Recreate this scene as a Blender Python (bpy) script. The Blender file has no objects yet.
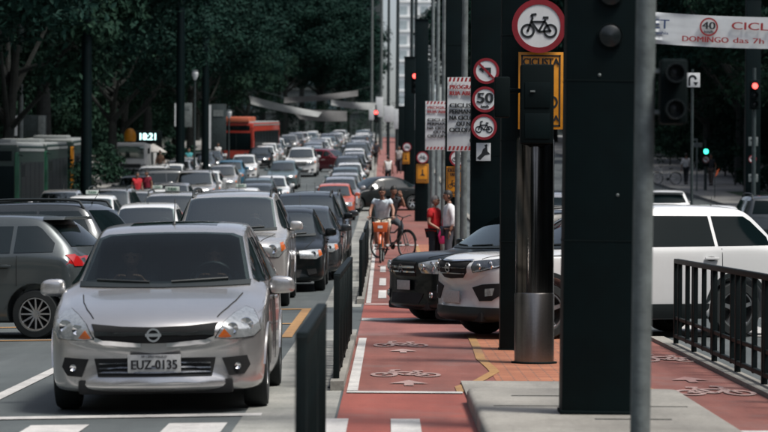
import bpy, bmesh, math, random
from mathutils import Vector, Matrix, geometry
from mathutils.bvhtree import BVHTree
R = math.radians
random.seed(7)
SC = bpy.context.scene
COL = SC.collection

# ------------------------------------------------------------------ camera
FPX = 2700.0                     # focal length in pixels of a 768 px wide picture
CAMH = 1.6
cam_d = bpy.data.cameras.new('camera'); cam = bpy.data.objects.new('camera', cam_d); COL.objects.link(cam)
cam_d.sensor_width = 36.0; cam_d.lens = FPX / 768 * 36
cam_d.clip_start = 0.5; cam_d.clip_end = 6000
cam.matrix_world = (Matrix.Translation((0, 0, CAMH)) @ Matrix.Rotation(math.atan(4 / FPX), 4, 'Z')
                    @ Matrix.Rotation(R(90) - math.atan(6 / FPX), 4, 'X') @ Matrix.Rotation(R(0.35), 4, 'Z'))
cam_d.dof.use_dof = True; cam_d.dof.focus_distance = 32.0; cam_d.dof.aperture_fstop = 4.0
SC.camera = cam
CAMM = cam.matrix_world.copy()

# ------------------------------------------------------------------ sky, sun, exposure
SUN_EL, SUN_AZ = 63.0, 118.0      # azimuth clockwise from +Y (away from the camera)
world = bpy.data.worlds.new('World'); SC.world = world; world.use_nodes = True
nt = world.node_tree; nt.nodes.clear()
sky = nt.nodes.new('ShaderNodeTexSky'); sky.sky_type = 'NISHITA'; sky.sun_disc = False
sky.sun_elevation = R(SUN_EL); sky.sun_rotation = R(SUN_AZ); sky.air_density = .8; sky.dust_density = 3.2; sky.ozone_density = 1.0
bg = nt.nodes.new('ShaderNodeBackground'); bg.inputs['Strength'].default_value = 0.11
wo = nt.nodes.new('ShaderNodeOutputWorld')
hs_ = nt.nodes.new('ShaderNodeHueSaturation'); hs_.inputs['Saturation'].default_value = .62      # thin white overcast
nt.links.new(sky.outputs[0], hs_.inputs['Color']); nt.links.new(hs_.outputs[0], bg.inputs[0]); nt.links.new(bg.outputs[0], wo.inputs[0])
sun_d = bpy.data.lights.new('sun', 'SUN'); sun = bpy.data.objects.new('sun', sun_d); COL.objects.link(sun)
sun_d.energy = 2.8; sun_d.angle = R(14); sun_d.color = (1.0, 0.95, 0.88)
_sd = Vector((math.sin(R(SUN_AZ)) * math.cos(R(SUN_EL)), math.cos(R(SUN_AZ)) * math.cos(R(SUN_EL)), math.sin(R(SUN_EL))))
sun.rotation_euler = _sd.to_track_quat('Z', 'Y').to_euler(); sun.location = (20, 0, 40)
SC.view_settings.view_transform = 'Standard'; SC.view_settings.look = 'None'
SC.view_settings.exposure = 0.62; SC.view_settings.gamma = 1.0; SC.view_settings.use_curve_mapping = False
SC.cycles.max_bounces = 6; SC.cycles.transparent_max_bounces = 6; SC.cycles.caustics_reflective = False; SC.cycles.caustics_refractive = False

# ------------------------------------------------------------------ the lie of the land
GP = [(-60, 0), (43, 0), (63, .40), (84, .76), (103, 1.13), (117, 1.6), (150, 2.95), (167, 3.75), (186, 4.6), (260, 7.4), (400, 12.3), (600, 18.5), (1000, 28), (4000, 60)]
def _pl(T, z):
    if z <= T[0][0]: return T[0][1]
    for (a, va), (b, vb) in zip(T, T[1:]):
        if z <= b: return va + (vb - va) * (z - a) / (b - a)
    return T[-1][1]
def _smooth(z): return sum(_pl(GP, z + d) for d in (-8, -4, 0, 4, 8)) / 5
ZST = [0, 6, 12, 14, 16, 18] + [18 + 1.5 * i for i in range(1, 20)] + [48 + 4 * i for i in range(0, 40)] + [208 + 12 * i for i in range(1, 35)] + [700, 1000, 1600, 2600, 4000]
ZST = sorted(set(ZST))
GT = [(z, 0.0 if z <= 40 else _smooth(z)) for z in ZST]
CT = [(z, 0.0 if z < 60 else -0.0032 * (z - 60)) for z in ZST]
def g(z): return _pl(GT, z)
def fall(x): return -.02 * max(0.0, -.4 - x)          # crossfall of the left carriageway
def cx(z): return _pl(CT, z)
def W(px, py, Z):
    """world point on the plane Y = Z seen at picture position px, py (768 x 432)"""
    d = CAMM.to_3x3() @ Vector(((px - 384) / FPX, -(py - 216) / FPX, -1))
    return CAMM.translation + d * (Z / d.y)
def PX(px, Z):
    y = 210 + FPX / Z * (CAMH - g(Z) - .6)
    return W(px, y, Z).x
def slope(z): return math.atan2(g(z + 3) - g(z - 3), 6)

# ------------------------------------------------------------------ building helpers
class MB:
    def __init__(s): s.v = []; s.f = []
    def add(s, vs, fs):
        o = len(s.v); s.v += [Vector(p) for p in vs]; s.f += [tuple(i + o for i in q) for q in fs]; return s
    def box(s, c, d, rot=None, taper=1.0):
        hx, hy, hz = d[0] / 2, d[1] / 2, d[2] / 2
        P = [(-hx, -hy, -hz), (hx, -hy, -hz), (hx, hy, -hz), (-hx, hy, -hz), (-hx * taper, -hy * taper, hz), (hx * taper, -hy * taper, hz), (hx * taper, hy * taper, hz), (-hx * taper, hy * taper, hz)]
        M = rot if rot is not None else Matrix.Identity(3)
        return s.add([M @ Vector(p) + Vector(c) for p in P], [(3, 2, 1, 0), (4, 5, 6, 7), (0, 1, 5, 4), (1, 2, 6, 5), (2, 3, 7, 6), (3, 0, 4, 7)])
    def ring_frame(s, a, b):
        d = (Vector(b) - Vector(a)).normalized()
        u = d.orthogonal().normalized() if abs(d.z) < .99 else Vector((1, 0, 0))
        u = (u - d * u.dot(d)).normalized(); return d, u, d.cross(u)
    def cyl(s, a, b, r0, r1=None, n=12, caps=True):
        r1 = r0 if r1 is None else r1; a, b = Vector(a), Vector(b); d, u, w = s.ring_frame(a, b)
        vs = []
        for c, r in ((a, r0), (b, r1)):
            for i in range(n): t = 2 * math.pi * i / n; vs.append(c + u * (r * math.cos(t)) + w * (r * math.sin(t)))
        fs = [(i, (i + 1) % n, n + (i + 1) % n, n + i) for i in range(n)]
        if caps: fs += [tuple(range(n - 1, -1, -1)), tuple(range(n, 2 * n))]
        return s.add(vs, fs)
    def tube(s, pts, r, n=8, closed=False):
        pts = [Vector(p) for p in pts]; m = len(pts); rs = r if isinstance(r, (list, tuple)) else [r] * m
        vs = []; u = None
        for i, p in enumerate(pts):
            a = pts[(i - 1) % m] if (closed or i > 0) else p; b = pts[(i + 1) % m] if (closed or i < m - 1) else p
            d = (b - a).normalized()
            if u is None: u = d.orthogonal().normalized()
            u = (u - d * u.dot(d)).normalized(); w = d.cross(u)
            for k in range(n): t = 2 * math.pi * k / n; vs.append(p + u * (rs[i] * math.cos(t)) + w * (rs[i] * math.sin(t)))
        fs = []
        for i in range(m if closed else m - 1):
            j = (i + 1) % m
            for k in range(n): fs.append((i * n + k, i * n + (k + 1) % n, j * n + (k + 1) % n, j * n + k))
        if not closed: fs += [tuple(range(n - 1, -1, -1)), tuple((m - 1) * n + k for k in range(n))]
        return s.add(vs, fs)
    def lathe(s, prof, n=24, M=None):
        """profile of (radius, height) turned about Z, then moved by M"""
        M = M or Matrix.Identity(4); vs = []; m = len(prof)
        for (r, h) in prof:
            for k in range(n): t = 2 * math.pi * k / n; vs.append(M @ Vector((r * math.cos(t), r * math.sin(t), h)))
        fs = [(i * n + k, i * n + (k + 1) % n, (i + 1) * n + (k + 1) % n, (i + 1) * n + k) for i in range(m - 1) for k in range(n)]
        return s.add(vs, fs)
    def sphere(s, c, r, n=12, m=8, M=None):
        r = (r, r, r) if not isinstance(r, (list, tuple)) else r; vs = []; fs = []
        M = M or Matrix.Identity(3); c = Vector(c)
        for i in range(m + 1):
            a = math.pi * i / m
            for k in range(n): t = 2 * math.pi * k / n; vs.append(c + M @ Vector((r[0] * math.sin(a) * math.cos(t), r[1] * math.sin(a) * math.sin(t), r[2] * math.cos(a))))
        for i in range(m):
            for k in range(n): fs.append(((i + 1) * n + k, (i + 1) * n + (k + 1) % n, i * n + (k + 1) % n, i * n + k))
        return s.add(vs, fs)
    def prism(s, poly, depth, M=None):
        """2D outline in local XZ, front face at y=0 and back at y=depth"""
        M = M or Matrix.Identity(4); n = len(poly)
        vs = [M @ Vector((x, 0, z)) for x, z in poly] + [M @ Vector((x, depth, z)) for x, z in poly]
        fs = [tuple(range(n)), tuple(range(2 * n - 1, n - 1, -1))] + [(i, n + i, n + (i + 1) % n, (i + 1) % n) for i in range(n)]
        return s.add(vs, fs)
    def annulus(s, c, ro, ri, depth, n=28, M=None, t0=0, t1=2 * math.pi):
        M = M or Matrix.Identity(4); full = abs(t1 - t0 - 2 * math.pi) < 1e-6; k = n if full else n + 1; vs = []
        for y in (0, depth):
            for rr in (ro, ri):
                for i in range(k): t = t0 + (t1 - t0) * i / n; vs.append(M @ Vector((c[0] + rr * math.cos(t), y, c[1] + rr * math.sin(t))))
        fs = []
        for i in range(n):
            j = (i + 1) % k
            fs += [(i, j, k + j, k + i), (2 * k + i, 3 * k + i, 3 * k + j, 2 * k + j), (i, 2 * k + i, 2 * k + j, j), (k + i, k + j, 3 * k + j, 3 * k + i)]
        return s.add(vs, fs)
    def mesh(s, name, bevel=0, seg=2, smooth=True, ang=40):
        me = bpy.data.meshes.new(name); bm = bmesh.new()
        vv = [bm.verts.new(p) for p in s.v]
        for q in s.f:
            try: bm.faces.new([vv[i] for i in q])
            except Exception: pass
        bmesh.ops.remove_doubles(bm, verts=bm.verts, dist=1e-5)
        bmesh.ops.recalc_face_normals(bm, faces=bm.faces)
        if bevel:
            ee = [e for e in bm.edges if len(e.link_faces) == 2 and e.calc_face_angle(0) > R(35)]
            bmesh.ops.bevel(bm, geom=ee, offset=bevel, segments=seg, affect='EDGES', profile=.6, clamp_overlap=True)
        if smooth:
            for f in bm.faces: f.smooth = True
            for e in bm.edges:
                if len(e.link_faces) == 2 and e.calc_face_angle(0) > R(ang): e.smooth = False
        bm.to_mesh(me); bm.free(); return me
    def build(s, name, m, parent=None, **k): return obj(name, s.mesh(name, **k), m, parent)
def obj(name, me, m, parent=None):
    o = bpy.data.objects.new(name, me); COL.objects.link(o)
    if m is not None:
        if len(me.materials) == 0: me.materials.append(m)
    if parent is not None: o.parent = parent
    return o
def tag(o, label, cat=None, group=None):
    o['label'] = label
    if cat: o['category'] = cat
    if group: o['group'] = group
    return o
def thing(name, label, cat, loc=(0, 0, 0), rotz=0, group=None):
    o = bpy.data.objects.new(name, None); COL.objects.link(o); o.empty_display_size = .2
    o.location = loc; o.rotation_euler = (0, 0, rotz)
    return tag(o, label, cat, group)
def struct(name, me, m):
    o = obj(name, me, m); o['kind'] = 'structure'; return o
def setmat(o, m):
    o.material_slots[0].link = 'OBJECT'; o.material_slots[0].material = m
swap_ok = set()
def evaluated(o):
    vl = TMP.view_layers[0]; vl.update(); dg = vl.depsgraph; dg.update()
    return bpy.data.meshes.new_from_object(o.evaluated_get(dg), depsgraph=dg)
TMP = bpy.data.scenes.new('workbench'); TCOL = TMP.collection        # scratch scene for modifiers and lettering, removed at the end
def drop(o):
    d = o.data; bpy.data.objects.remove(o)
    if d and d.users == 0: (bpy.data.meshes if isinstance(d, bpy.types.Mesh) else bpy.data.curves).remove(d)
def text_me(body, size, extrude=.004, align='CENTER', space=1.0, width=None):
    cu = bpy.data.curves.new('lettering', 'FONT'); cu.body = body; cu.size = size; cu.extrude = extrude
    cu.align_x = align; cu.align_y = 'CENTER'; cu.space_character = space; cu.resolution_u = 3
    o = bpy.data.objects.new('lettering', cu); TCOL.objects.link(o); me = evaluated(o); drop(o)
    me.transform(Matrix.Rotation(R(90), 4, 'X'))            # upright, read from -Y
    if width:
        xs = [v.co.x for v in me.vertices]; w = max(xs) - min(xs)
        if w > 0: me.transform(Matrix.Scale(width / w, 4, (1, 0, 0)))
    return me
def text(name, body, size, m, parent, loc, bold=0, **k):
    me = text_me(body, size, **k)
    if bold:                                                 # thicken by offset copies
        bm = bmesh.new(); bm.from_mesh(me)
        for dx in (-bold, bold):
            g0 = bmesh.ops.duplicate(bm, geom=bm.verts[:len(me.vertices)] + bm.edges[:len(me.edges)] + bm.faces[:len(me.polygons)]) if False else None
            m2 = me.copy(); m2.transform(Matrix.Translation((dx, .0004 if dx > 0 else .0008, 0))); bm.from_mesh(m2); bpy.data.meshes.remove(m2)
        bm.to_mesh(me); bm.free()
    me.name = name; me.materials.clear(); o = obj(name, me, m, parent); o.location = loc; return o

# ------------------------------------------------------------------ materials
def mat(name, col, rough=.6, metal=0, coat=0, var=0, vscale=4.0, bump=0, bscale=60, emit=None, estr=1, spec=.5, col2=None, detail=4):
    m = bpy.data.materials.new(name); m.use_nodes = True; n = m.node_tree; b = n.nodes['Principled BSDF']
    b.inputs['Base Color'].default_value = (*col, 1); b.inputs['Roughness'].default_value = rough; b.inputs['Metallic'].default_value = metal
    b.inputs['Coat Weight'].default_value = coat; b.inputs['Coat Roughness'].default_value = .05
    b.inputs['Specular IOR Level'].default_value = spec
    if var or col2 or bump:
        tc = n.nodes.new('ShaderNodeTexCoord')
    if var or col2:
        nz = n.nodes.new('ShaderNodeTexNoise'); nz.inputs['Scale'].default_value = vscale; nz.inputs['Detail'].default_value = detail; nz.inputs['Roughness'].default_value = .65
        n.links.new(tc.outputs['Object'], nz.inputs['Vector'])
        cr = n.nodes.new('ShaderNodeValToRGB'); c2 = col2 or tuple(c * (1 + var) for c in col); c1 = col if col2 else tuple(c * (1 - var) for c in col)
        cr.color_ramp.elements[0].position = .32; cr.color_ramp.elements[1].position = .68
        cr.color_ramp.elements[0].color = (*c1, 1); cr.color_ramp.elements[1].color = (*c2, 1)
        n.links.new(nz.outputs[0], cr.inputs[0]); n.links.new(cr.outputs[0], b.inputs['Base Color'])
    if bump:
        nb = n.nodes.new('ShaderNodeTexNoise'); nb.inputs['Scale'].default_value = bscale; nb.inputs['Detail'].default_value = 5
        n.links.new(tc.outputs['Object'], nb.inputs['Vector'])
        bp = n.nodes.new('ShaderNodeBump'); bp.inputs['Strength'].default_value = bump; bp.inputs['Distance'].default_value = .01
        n.links.new(nb.outputs[0], bp.inputs['Height']); n.links.new(bp.outputs[0], b.inputs['Normal'])
    if emit: b.inputs['Emission Color'].default_value = (*emit, 1); b.inputs['Emission Strength'].default_value = estr
    return m
M = {}
M['black'] = mat('black_paint', (.0010, .0060, .0070), .55, 0, 0, .25, 3, .05, 90, spec=.12)
M['black_matte'] = mat('black_matte', (.0012, .0055, .0062), .75, spec=.12)
M['railpaint'] = mat('black_rail_paint', (.0018, .0060, .0068), .6, 0, 0, .4, 14, .15, 120, spec=.18)
M['rubber'] = mat('tyre_rubber', (.008, .012, .013), .8, 0, 0, .25, 12)
M['trim'] = mat('black_plastic', (.007, .012, .013), .5, 0, 0, .2, 20)
M['under'] = mat('underbody', (.006, .007, .008), .85)
M['glass'] = mat('tinted_glass', (.010, .016, .018), .04, 0, 0, 0, spec=.55)
M['glass_dark'] = mat('dark_glass', (.003, .007, .008), .06, 0, 0, 0, spec=.10)
M['bus_glass'] = mat('bus_window_glass', (.003, .007, .008), .35, 0, 0, 0, spec=.06)
def clear_glass(name, tint, ior=1.5):
    m = bpy.data.materials.new(name); m.use_nodes = True; n = m.node_tree; n.nodes.clear()
    o = n.nodes.new('ShaderNodeOutputMaterial'); mx = n.nodes.new('ShaderNodeMixShader'); fr = n.nodes.new('ShaderNodeFresnel'); fr.inputs[0].default_value = ior
    t = n.nodes.new('ShaderNodeBsdfTransparent'); t.inputs[0].default_value = (*tint, 1); gl = n.nodes.new('ShaderNodeBsdfGlossy'); gl.inputs['Roughness'].default_value = .03; gl.inputs[0].default_value = (.92, 1, .96, 1)
    n.links.new(fr.outputs[0], mx.inputs[0]); n.links.new(t.outputs[0], mx.inputs[1]); n.links.new(gl.outputs[0], mx.inputs[2]); n.links.new(mx.outputs[0], o.inputs[0]); return m
M['glass_clear'] = clear_glass('windscreen_glass', (.36, .42, .43), 1.36)
M['glass_light'] = clear_glass('green_windscreen_glass', (.66, .76, .75), 2.5)
M['cabin'] = mat('cabin_trim', (.030, .036, .038), .8, 0, 0, .3, 3); M['seat'] = mat('seat_cloth', (.055, .06, .062), .9, 0, 0, .25, 12)
M['chrome'] = mat('chrome', (.75, .76, .78), .12, 1)
M['alloy'] = mat('wheel_alloy', (.5, .51, .52), .3, 1, 0, .2, 8)
M['lamp'] = mat('lamp_lens', (.40, .43, .44), .10, .55, 1, .22, 30, 0)
M['lampdark'] = mat('lamp_bowl', (.10, .11, .12), .2, .6, 1, .3, 30)
M['orange_lens'] = mat('orange_lens', (.45, .10, .015), .2, 0, 1)
M['red_lens'] = mat('red_lens', (.33, .008, .008), .2, 0, 1)
M['plate'] = mat('number_plate_grey', (.45, .46, .46), .5, .1, 0, .12, 30)
M['plate_ink'] = mat('plate_ink', (.012, .012, .014), .6)
M['steel'] = mat('brushed_steel', (.25, .235, .22), .30, 1, 0, .06, 40)
M['steel_pol'] = mat('polished_steel', (.13, .12, .112), .13, 1, 0, .2, 5)
M['galv'] = mat('galvanised_pole', (.15, .175, .175), .55, .3, 0, .30, 7, .2, 40)
M['pole_dark'] = mat('dark_pole', (.035, .05, .052), .5, .3, 0, .3, 6)
M['white_print'] = mat('white_sheeting', (.62, .65, .66), .45, 0, 0, .06, 5)
M['banner'] = mat('banner_vinyl', (.60, .64, .66), .5, 0, 0, .07, 2.5, .08, 8)
M['red_print'] = mat('red_print', (.30, .018, .022), .5)
M['sign_red'] = mat('sign_red', (.22, .010, .018), .42, 0, .2, .15, 6)
M['ink'] = mat('black_print', (.010, .014, .016), .5)
M['blue_print'] = mat('blue_print', (.02, .05, .14), .5)
M['yellow_sign'] = mat('yellow_sheeting', (.62, .25, .012), .45, 0, 0, .12, 6)
M['lens_off'] = mat('dark_signal_lens', (.008, .012, .013), .3, 0, 0)
M['red_on'] = mat('red_light', (.5, .02, .02), .4, emit=(1, .07, .06), estr=3.5)
M['green_on'] = mat('green_light', (.02, .5, .3), .4, emit=(.05, 1, .6), estr=2.5)
M['white_on'] = mat('clock_digits', (.6, .8, .8), .4, emit=(.6, 1, 1), estr=1.6)
def surf(name, col, col2, scale, rough=.85, bump=.3, bscale=90, stains=0.5, wear=None, wamt=.5):
    """ground surfaces: two scales of noise, fine grain, dirt"""
    m = bpy.data.materials.new(name); m.use_nodes = True; n = m.node_tree; b = n.nodes['Principled BSDF']; L = n.links.new
    tc = n.nodes.new('ShaderNodeTexCoord')
    def noise(sc, det=6, ro=.6, vec=None):
        z = n.nodes.new('ShaderNodeTexNoise'); z.inputs['Scale'].default_value = sc; z.inputs['Detail'].default_value = det; z.inputs['Roughness'].default_value = ro
        L(vec or tc.outputs['Object'], z.inputs['Vector']); return z
    r1 = n.nodes.new('ShaderNodeValToRGB'); r1.color_ramp.elements[0].position = .35; r1.color_ramp.elements[1].position = .65
    r1.color_ramp.elements[0].color = (*col, 1); r1.color_ramp.elements[1].color = (*col2, 1)
    L(noise(scale).outputs[0], r1.inputs[0])
    gr = noise(bscale, 3, .7); mx = n.nodes.new('ShaderNodeMixRGB'); mx.blend_type = 'MULTIPLY'; mx.inputs[0].default_value = .55
    r2 = n.nodes.new('ShaderNodeValToRGB'); r2.color_ramp.elements[0].position = .3; r2.color_ramp.elements[0].color = (.55, .55, .55, 1); r2.color_ramp.elements[1].position = .7; r2.color_ramp.elements[1].color = (1.15, 1.15, 1.15, 1)
    L(gr.outputs[0], r2.inputs[0]); L(r1.outputs[0], mx.inputs[1]); L(r2.outputs[0], mx.inputs[2])
    mp = n.nodes.new('ShaderNodeMapping'); mp.inputs['Scale'].default_value = (1.6, .16, 1); L(tc.outputs['Object'], mp.inputs['Vector'])
    st = noise(1.0, 5, .6, mp.outputs[0]); r3 = n.nodes.new('ShaderNodeValToRGB'); r3.color_ramp.elements[0].position = .38; r3.color_ramp.elements[1].position = .6
    r3.color_ramp.elements[0].color = (.62, .62, .63, 1); r3.color_ramp.elements[1].color = (1, 1, 1, 1); L(st.outputs[0], r3.inputs[0])
    if wear:
        a1 = noise(2.3, 8, .72); a2 = noise(.45, 3, .5); ad = n.nodes.new('ShaderNodeMath'); ad.operation = 'ADD'; L(a1.outputs[0], ad.inputs[0]); L(a2.outputs[0], ad.inputs[1])
        rw = n.nodes.new('ShaderNodeValToRGB'); rw.color_ramp.elements[0].position = .51; rw.color_ramp.elements[1].position = .62; rw.color_ramp.elements[0].color = (0, 0, 0, 1); rw.color_ramp.elements[1].color = (wamt, wamt, wamt, 1)
        hf = n.nodes.new('ShaderNodeMath'); hf.operation = 'MULTIPLY'; hf.inputs[1].default_value = .5; L(ad.outputs[0], hf.inputs[0]); L(hf.outputs[0], rw.inputs[0])
        wm = n.nodes.new('ShaderNodeMixRGB'); wm.inputs[2].default_value = (*wear, 1); L(rw.outputs[0], wm.inputs[0]); L(mx.outputs[0], wm.inputs[1]); mx = wm
    m2 = n.nodes.new('ShaderNodeMixRGB'); m2.blend_type = 'MULTIPLY'; m2.inputs[0].default_value = stains
    L(mx.outputs[0], m2.inputs[1]); L(r3.outputs[0], m2.inputs[2]); L(m2.outputs[0], b.inputs['Base Color'])
    b.inputs['Roughness'].default_value = rough
    bp = n.nodes.new('ShaderNodeBump'); bp.inputs['Strength'].default_value = bump; bp.inputs['Distance'].default_value = .006
    L(gr.outputs[0], bp.inputs['Height']); L(bp.outputs[0], b.inputs['Normal'])
    return m
M['asphalt'] = surf('asphalt', (.058, .072, .075), (.090, .105, .108), .35, .8, .35, 55, stains=.6)
M['concrete'] = surf('pale_concrete', (.215, .21, .19), (.315, .305, .275), .8, .85, .3, 30, stains=.75, wear=(.16, .15, .135), wamt=.5)
M['gutter'] = surf('gutter_concrete', (.20, .21, .195), (.33, .33, .305), 1.4, .85, .3, 35, stains=.7, wear=(.11, .115, .11), wamt=.6)
M['redlane'] = surf('red_cycle_paint', (.175, .058, .045), (.225, .078, .060), .9, .8, .25, 45, stains=.7, wear=(.165, .100, .090), wamt=.65)
M['redlane_bright'] = surf('fresh_red_paint', (.245, .058, .042), (.285, .074, .053), 1.2, .75, .2, 45, stains=.6, wear=(.20, .09, .075), wamt=.6)
M['pinklane'] = surf('worn_red_paint', (.235, .090, .078), (.280, .110, .095), 1.2, .8, .2, 45, stains=.65, wear=(.20, .135, .13), wamt=.6)
M['mark'] = surf('white_road_paint', (.44, .44, .43), (.60, .59, .57), 3.0, .7, .2, 45, stains=.6, wear=(.24, .235, .23), wamt=.6)
M['markworn'] = surf('worn_white_paint', (.29, .17, .155), (.40, .30, .28), 6.0, .7, .2, 45, stains=.5, wear=(.25, .11, .10), wamt=.95)
M['yellow_mark'] = surf('yellow_road_paint', (.30, .165, .06), (.37, .21, .08), 4.0, .7, .2, 45, stains=.6, wear=(.22, .13, .08), wamt=.6)
M['terrain'] = surf('far_ground', (.05, .07, .05), (.08, .09, .07), .05, .9, .2, 4)
M['grass'] = surf('lawn', (.022, .055, .022), (.035, .08, .03), .6, .9, .5, 14)
M['sidewalk'] = surf('sidewalk_paving', (.22, .22, .21), (.30, .30, .285), .6, .85, .2, 20)
def brick_mat():
    m = bpy.data.materials.new('clay_pavers'); m.use_nodes = True; n = m.node_tree; b = n.nodes['Principled BSDF']; L = n.links.new
    tc = n.nodes.new('ShaderNodeTexCoord'); br = n.nodes.new('ShaderNodeTexBrick'); br.inputs['Scale'].default_value = 1
    br.inputs['Brick Width'].default_value = .24; br.inputs['Row Height'].default_value = .12; br.inputs['Mortar Size'].default_value = .008
    br.inputs['Color1'].default_value = (.30, .105, .055, 1); br.inputs['Color2'].default_value = (.37, .145, .075, 1); br.inputs['Mortar'].default_value = (.14, .085, .065, 1)
    L(tc.outputs['Object'], br.inputs['Vector'])
    nz = n.nodes.new('ShaderNodeTexNoise'); nz.inputs['Scale'].default_value = 2.2; L(tc.outputs['Object'], nz.inputs['Vector'])
    mx = n.nodes.new('ShaderNodeMixRGB'); mx.blend_type = 'MULTIPLY'; mx.inputs[0].default_value = .6; L(br.outputs[0], mx.inputs[1]); L(nz.outputs[0], mx.inputs[2])
    hs = n.nodes.new('ShaderNodeHueSaturation'); hs.inputs['Value'].default_value = 1.25; L(mx.outputs[0], hs.inputs['Color']); L(hs.outputs[0], b.inputs['Base Color'])
    b.inputs['Roughness'].default_value = .85; return m
M['pavers'] = brick_mat()
_paint = {}
def paint(name, col, metal=0.0, rough=.32):
    if name not in _paint: _paint[name] = mat('car_paint_' + name, col, rough, metal, .25 if name == 'black' else .8, .05, 1.5, spec=.25 if name == 'black' else .5)
    return _paint[name]
P_ = lambda n: paint(n, *PAINTS[n])
PAINTS = dict(silver=((.50, .498, .495), .75, .25), white=((.62, .635, .64), 0, .25), black=((.0025, .005, .0055), 0, .3), grey=((.075, .09, .094), .5, .30),
              darkgrey=((.035, .042, .046), .4, .32), red=((.28, .012, .018), 0, .28), orange=((.46, .09, .045), 0, .3), blue=((.05, .17, .26), .4, .3),
              teal=((.11, .16, .17), .4, .3), beige=((.36, .34, .30), .4, .34), champagne=((.56, .555, .54), .65, .26), darkred=((.14, .01, .02), .2, .3))
# ------------------------------------------------------------------ the setting: ground, road, lanes, markings
def strip(name, xa, xb, z0, z1, lift, m, thick=0, kind=True, curve=True):
    zs = [z0] + [z for z in ZST if z0 + .01 < z < z1 - .01] + [z1]
    fa = xa if callable(xa) else (lambda z: xa); fb = xb if callable(xb) else (lambda z: xb)
    mb = MB(); c = cx if curve else (lambda z: 0)
    top = [[(fa(z) + c(z), z, g(z) + lift + fall(fa(z))), (fb(z) + c(z), z, g(z) + lift + fall(fb(z)))] for z in zs]
    vs = [p for r in top for p in r]; fs = [(2 * i, 2 * i + 1, 2 * i + 3, 2 * i + 2) for i in range(len(zs) - 1)]
    mb.add(vs, fs)
    if thick:
        lo = [(x, y, z - thick) for x, y, z in vs]; n = len(zs)
        mb.add(vs + lo, [(2 * i, 2 * i + 2, 2 * n + 2 * i + 2, 2 * n + 2 * i) for i in range(n - 1)] + [(2 * i + 1, 2 * n + 2 * i + 1, 2 * n + 2 * i + 3, 2 * i + 3) for i in range(n - 1)]
               + [(0, 2 * n, 2 * n + 1, 1), (2 * n - 2, 2 * n - 1, 4 * n - 1, 4 * n - 2)])
    me = mb.mesh(name, smooth=False)
    if me.polygons and me.polygons[0].normal.z < 0: me.flip_normals()
    return struct(name, me, m) if kind else obj(name, me, m)
strip('ground', -.4, 1500, 0, 4000, -.06, M['terrain'])
strip('ground', lambda z: -1500, -.4, 0, 4000, -.06, M['terrain'])
strip('road', -13.8, -.4, 0, 1000, 0, M['asphalt'])
strip('road', -.4, 15.5, 0, 1000, 0, M['asphalt'])
struct('road', MB().add([(-13.8, -300, -.02), (15.5, -300, -.02), (15.5, 0, 0), (-.4, 0, 0), (-13.8, 0, -.268)], [(0, 1, 2, 3, 4)]).mesh('road', smooth=False), M['asphalt'])
struct('ground', MB().add([(-1500, -1500, -.4), (1500, -1500, -.4), (1500, 0, -.4), (-1500, 0, -.4)], [(0, 1, 2, 3)]).mesh('ground', smooth=False), M['terrain'])
strip('sidewalk', -26, -13.8, 52, 900, .14, M['sidewalk'], .2)
strip('sidewalk', 15.5, 34, 112, 900, .14, M['sidewalk'], .2)
strip('lawn', lambda z: 17.6 + .0 * z, 24, 128, 139, .16, M['grass'])
# concrete gutter beside the cycle track, low kerb
strip('gutter', -1.12, -.40, 10, 36, .006, M['gutter'])
strip('gutter', -1.02, -.42, 43, 400, .006, M['gutter'])
strip('kerb', -.50, -.38, 23.8, 33.6, .09, M['concrete'], .12)
strip('kerb', -.50, -.38, 44, 400, .09, M['concrete'], .12)
# cycle tracks either side of the central island
LI, LO = -.30, .84
strip('bike_lane', LI - .08, LO + .02, 19.0, 23.6, .008, M['redlane_bright'])
strip('bike_lane', LI - .08, 1.1, 23.6, 34.4, .008, M['redlane'])
strip('bike_lane', LI - .08, 3.4, 34.4, 39.2, .008, M['pinklane'])
strip('bike_lane', LI - .08, LO, 39.2, 44, .008, M['redlane_bright'])
strip('bike_lane', LI - .08, LO + .1, 44, 76, .008, M['redlane'])
strip('bike_lane', LI - .08, 2.3, 76, 118, .008, M['redlane'])
strip('bike_lane', LI - .08, 2.0, 118, 420, .008, M['pinklane'])
strip('bike_lane', 2.2, 3.26, 12, 34.4, .008, M['redlane'])
strip('bike_lane', 2.2, 3.26, 39.2, 76, .008, M['redlane'])
strip('kerb', 3.26, 3.44, 19, 33.6, .05, M['concrete'], .12)
strip('kerb', 3.26, 3.44, 44, 300, .09, M['concrete'], .12)
# clay paver island with yellow edge
strip('paver_island', 1.02, 2.2, 24.9, 34.3, .012, M['pavers'])
strip('paver_island', .84, 2.2, 44, 76, .012, M['pavers'])
def poly_mark(name, pts, m, lift=.016):
    mb = MB(); mb.add([(x + cx(z), z, g(z) + lift + fall(x)) for x, z in pts], [tuple(range(len(pts)))])
    me = mb.mesh(name, smooth=False)
    if me.polygons[0].normal.z < 0: me.flip_normals()
    return struct(name, me, m)
def path_mark(name, pts, w, m, lift=.016):
    L = []; Rr = []
    for i, (x, z) in enumerate(pts):
        L.append((x - w / 2, z)); Rr.append((x + w / 2, z))
    mb = MB(); vs = [(x + cx(z), z, g(z) + lift + fall(x)) for x, z in L] + [(x + cx(z), z, g(z) + lift + fall(x)) for x, z in Rr]; n = len(pts)
    mb.add(vs, [(i, n + i, n + i + 1, i + 1) for i in range(n - 1)]); me = mb.mesh(name, smooth=False)
    if me.polygons[0].normal.z < 0: me.flip_normals()
    return struct(name, me, m)
path_mark('yellow_line', [(.66, 23.6), (.66, 24.3), (.86, 25.2), (1.06, 26.6), (1.05, 27.3), (1.0, 28.9), (1.04, 31.5), (1.06, 34.2)], .10, M['yellow_mark'])
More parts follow.
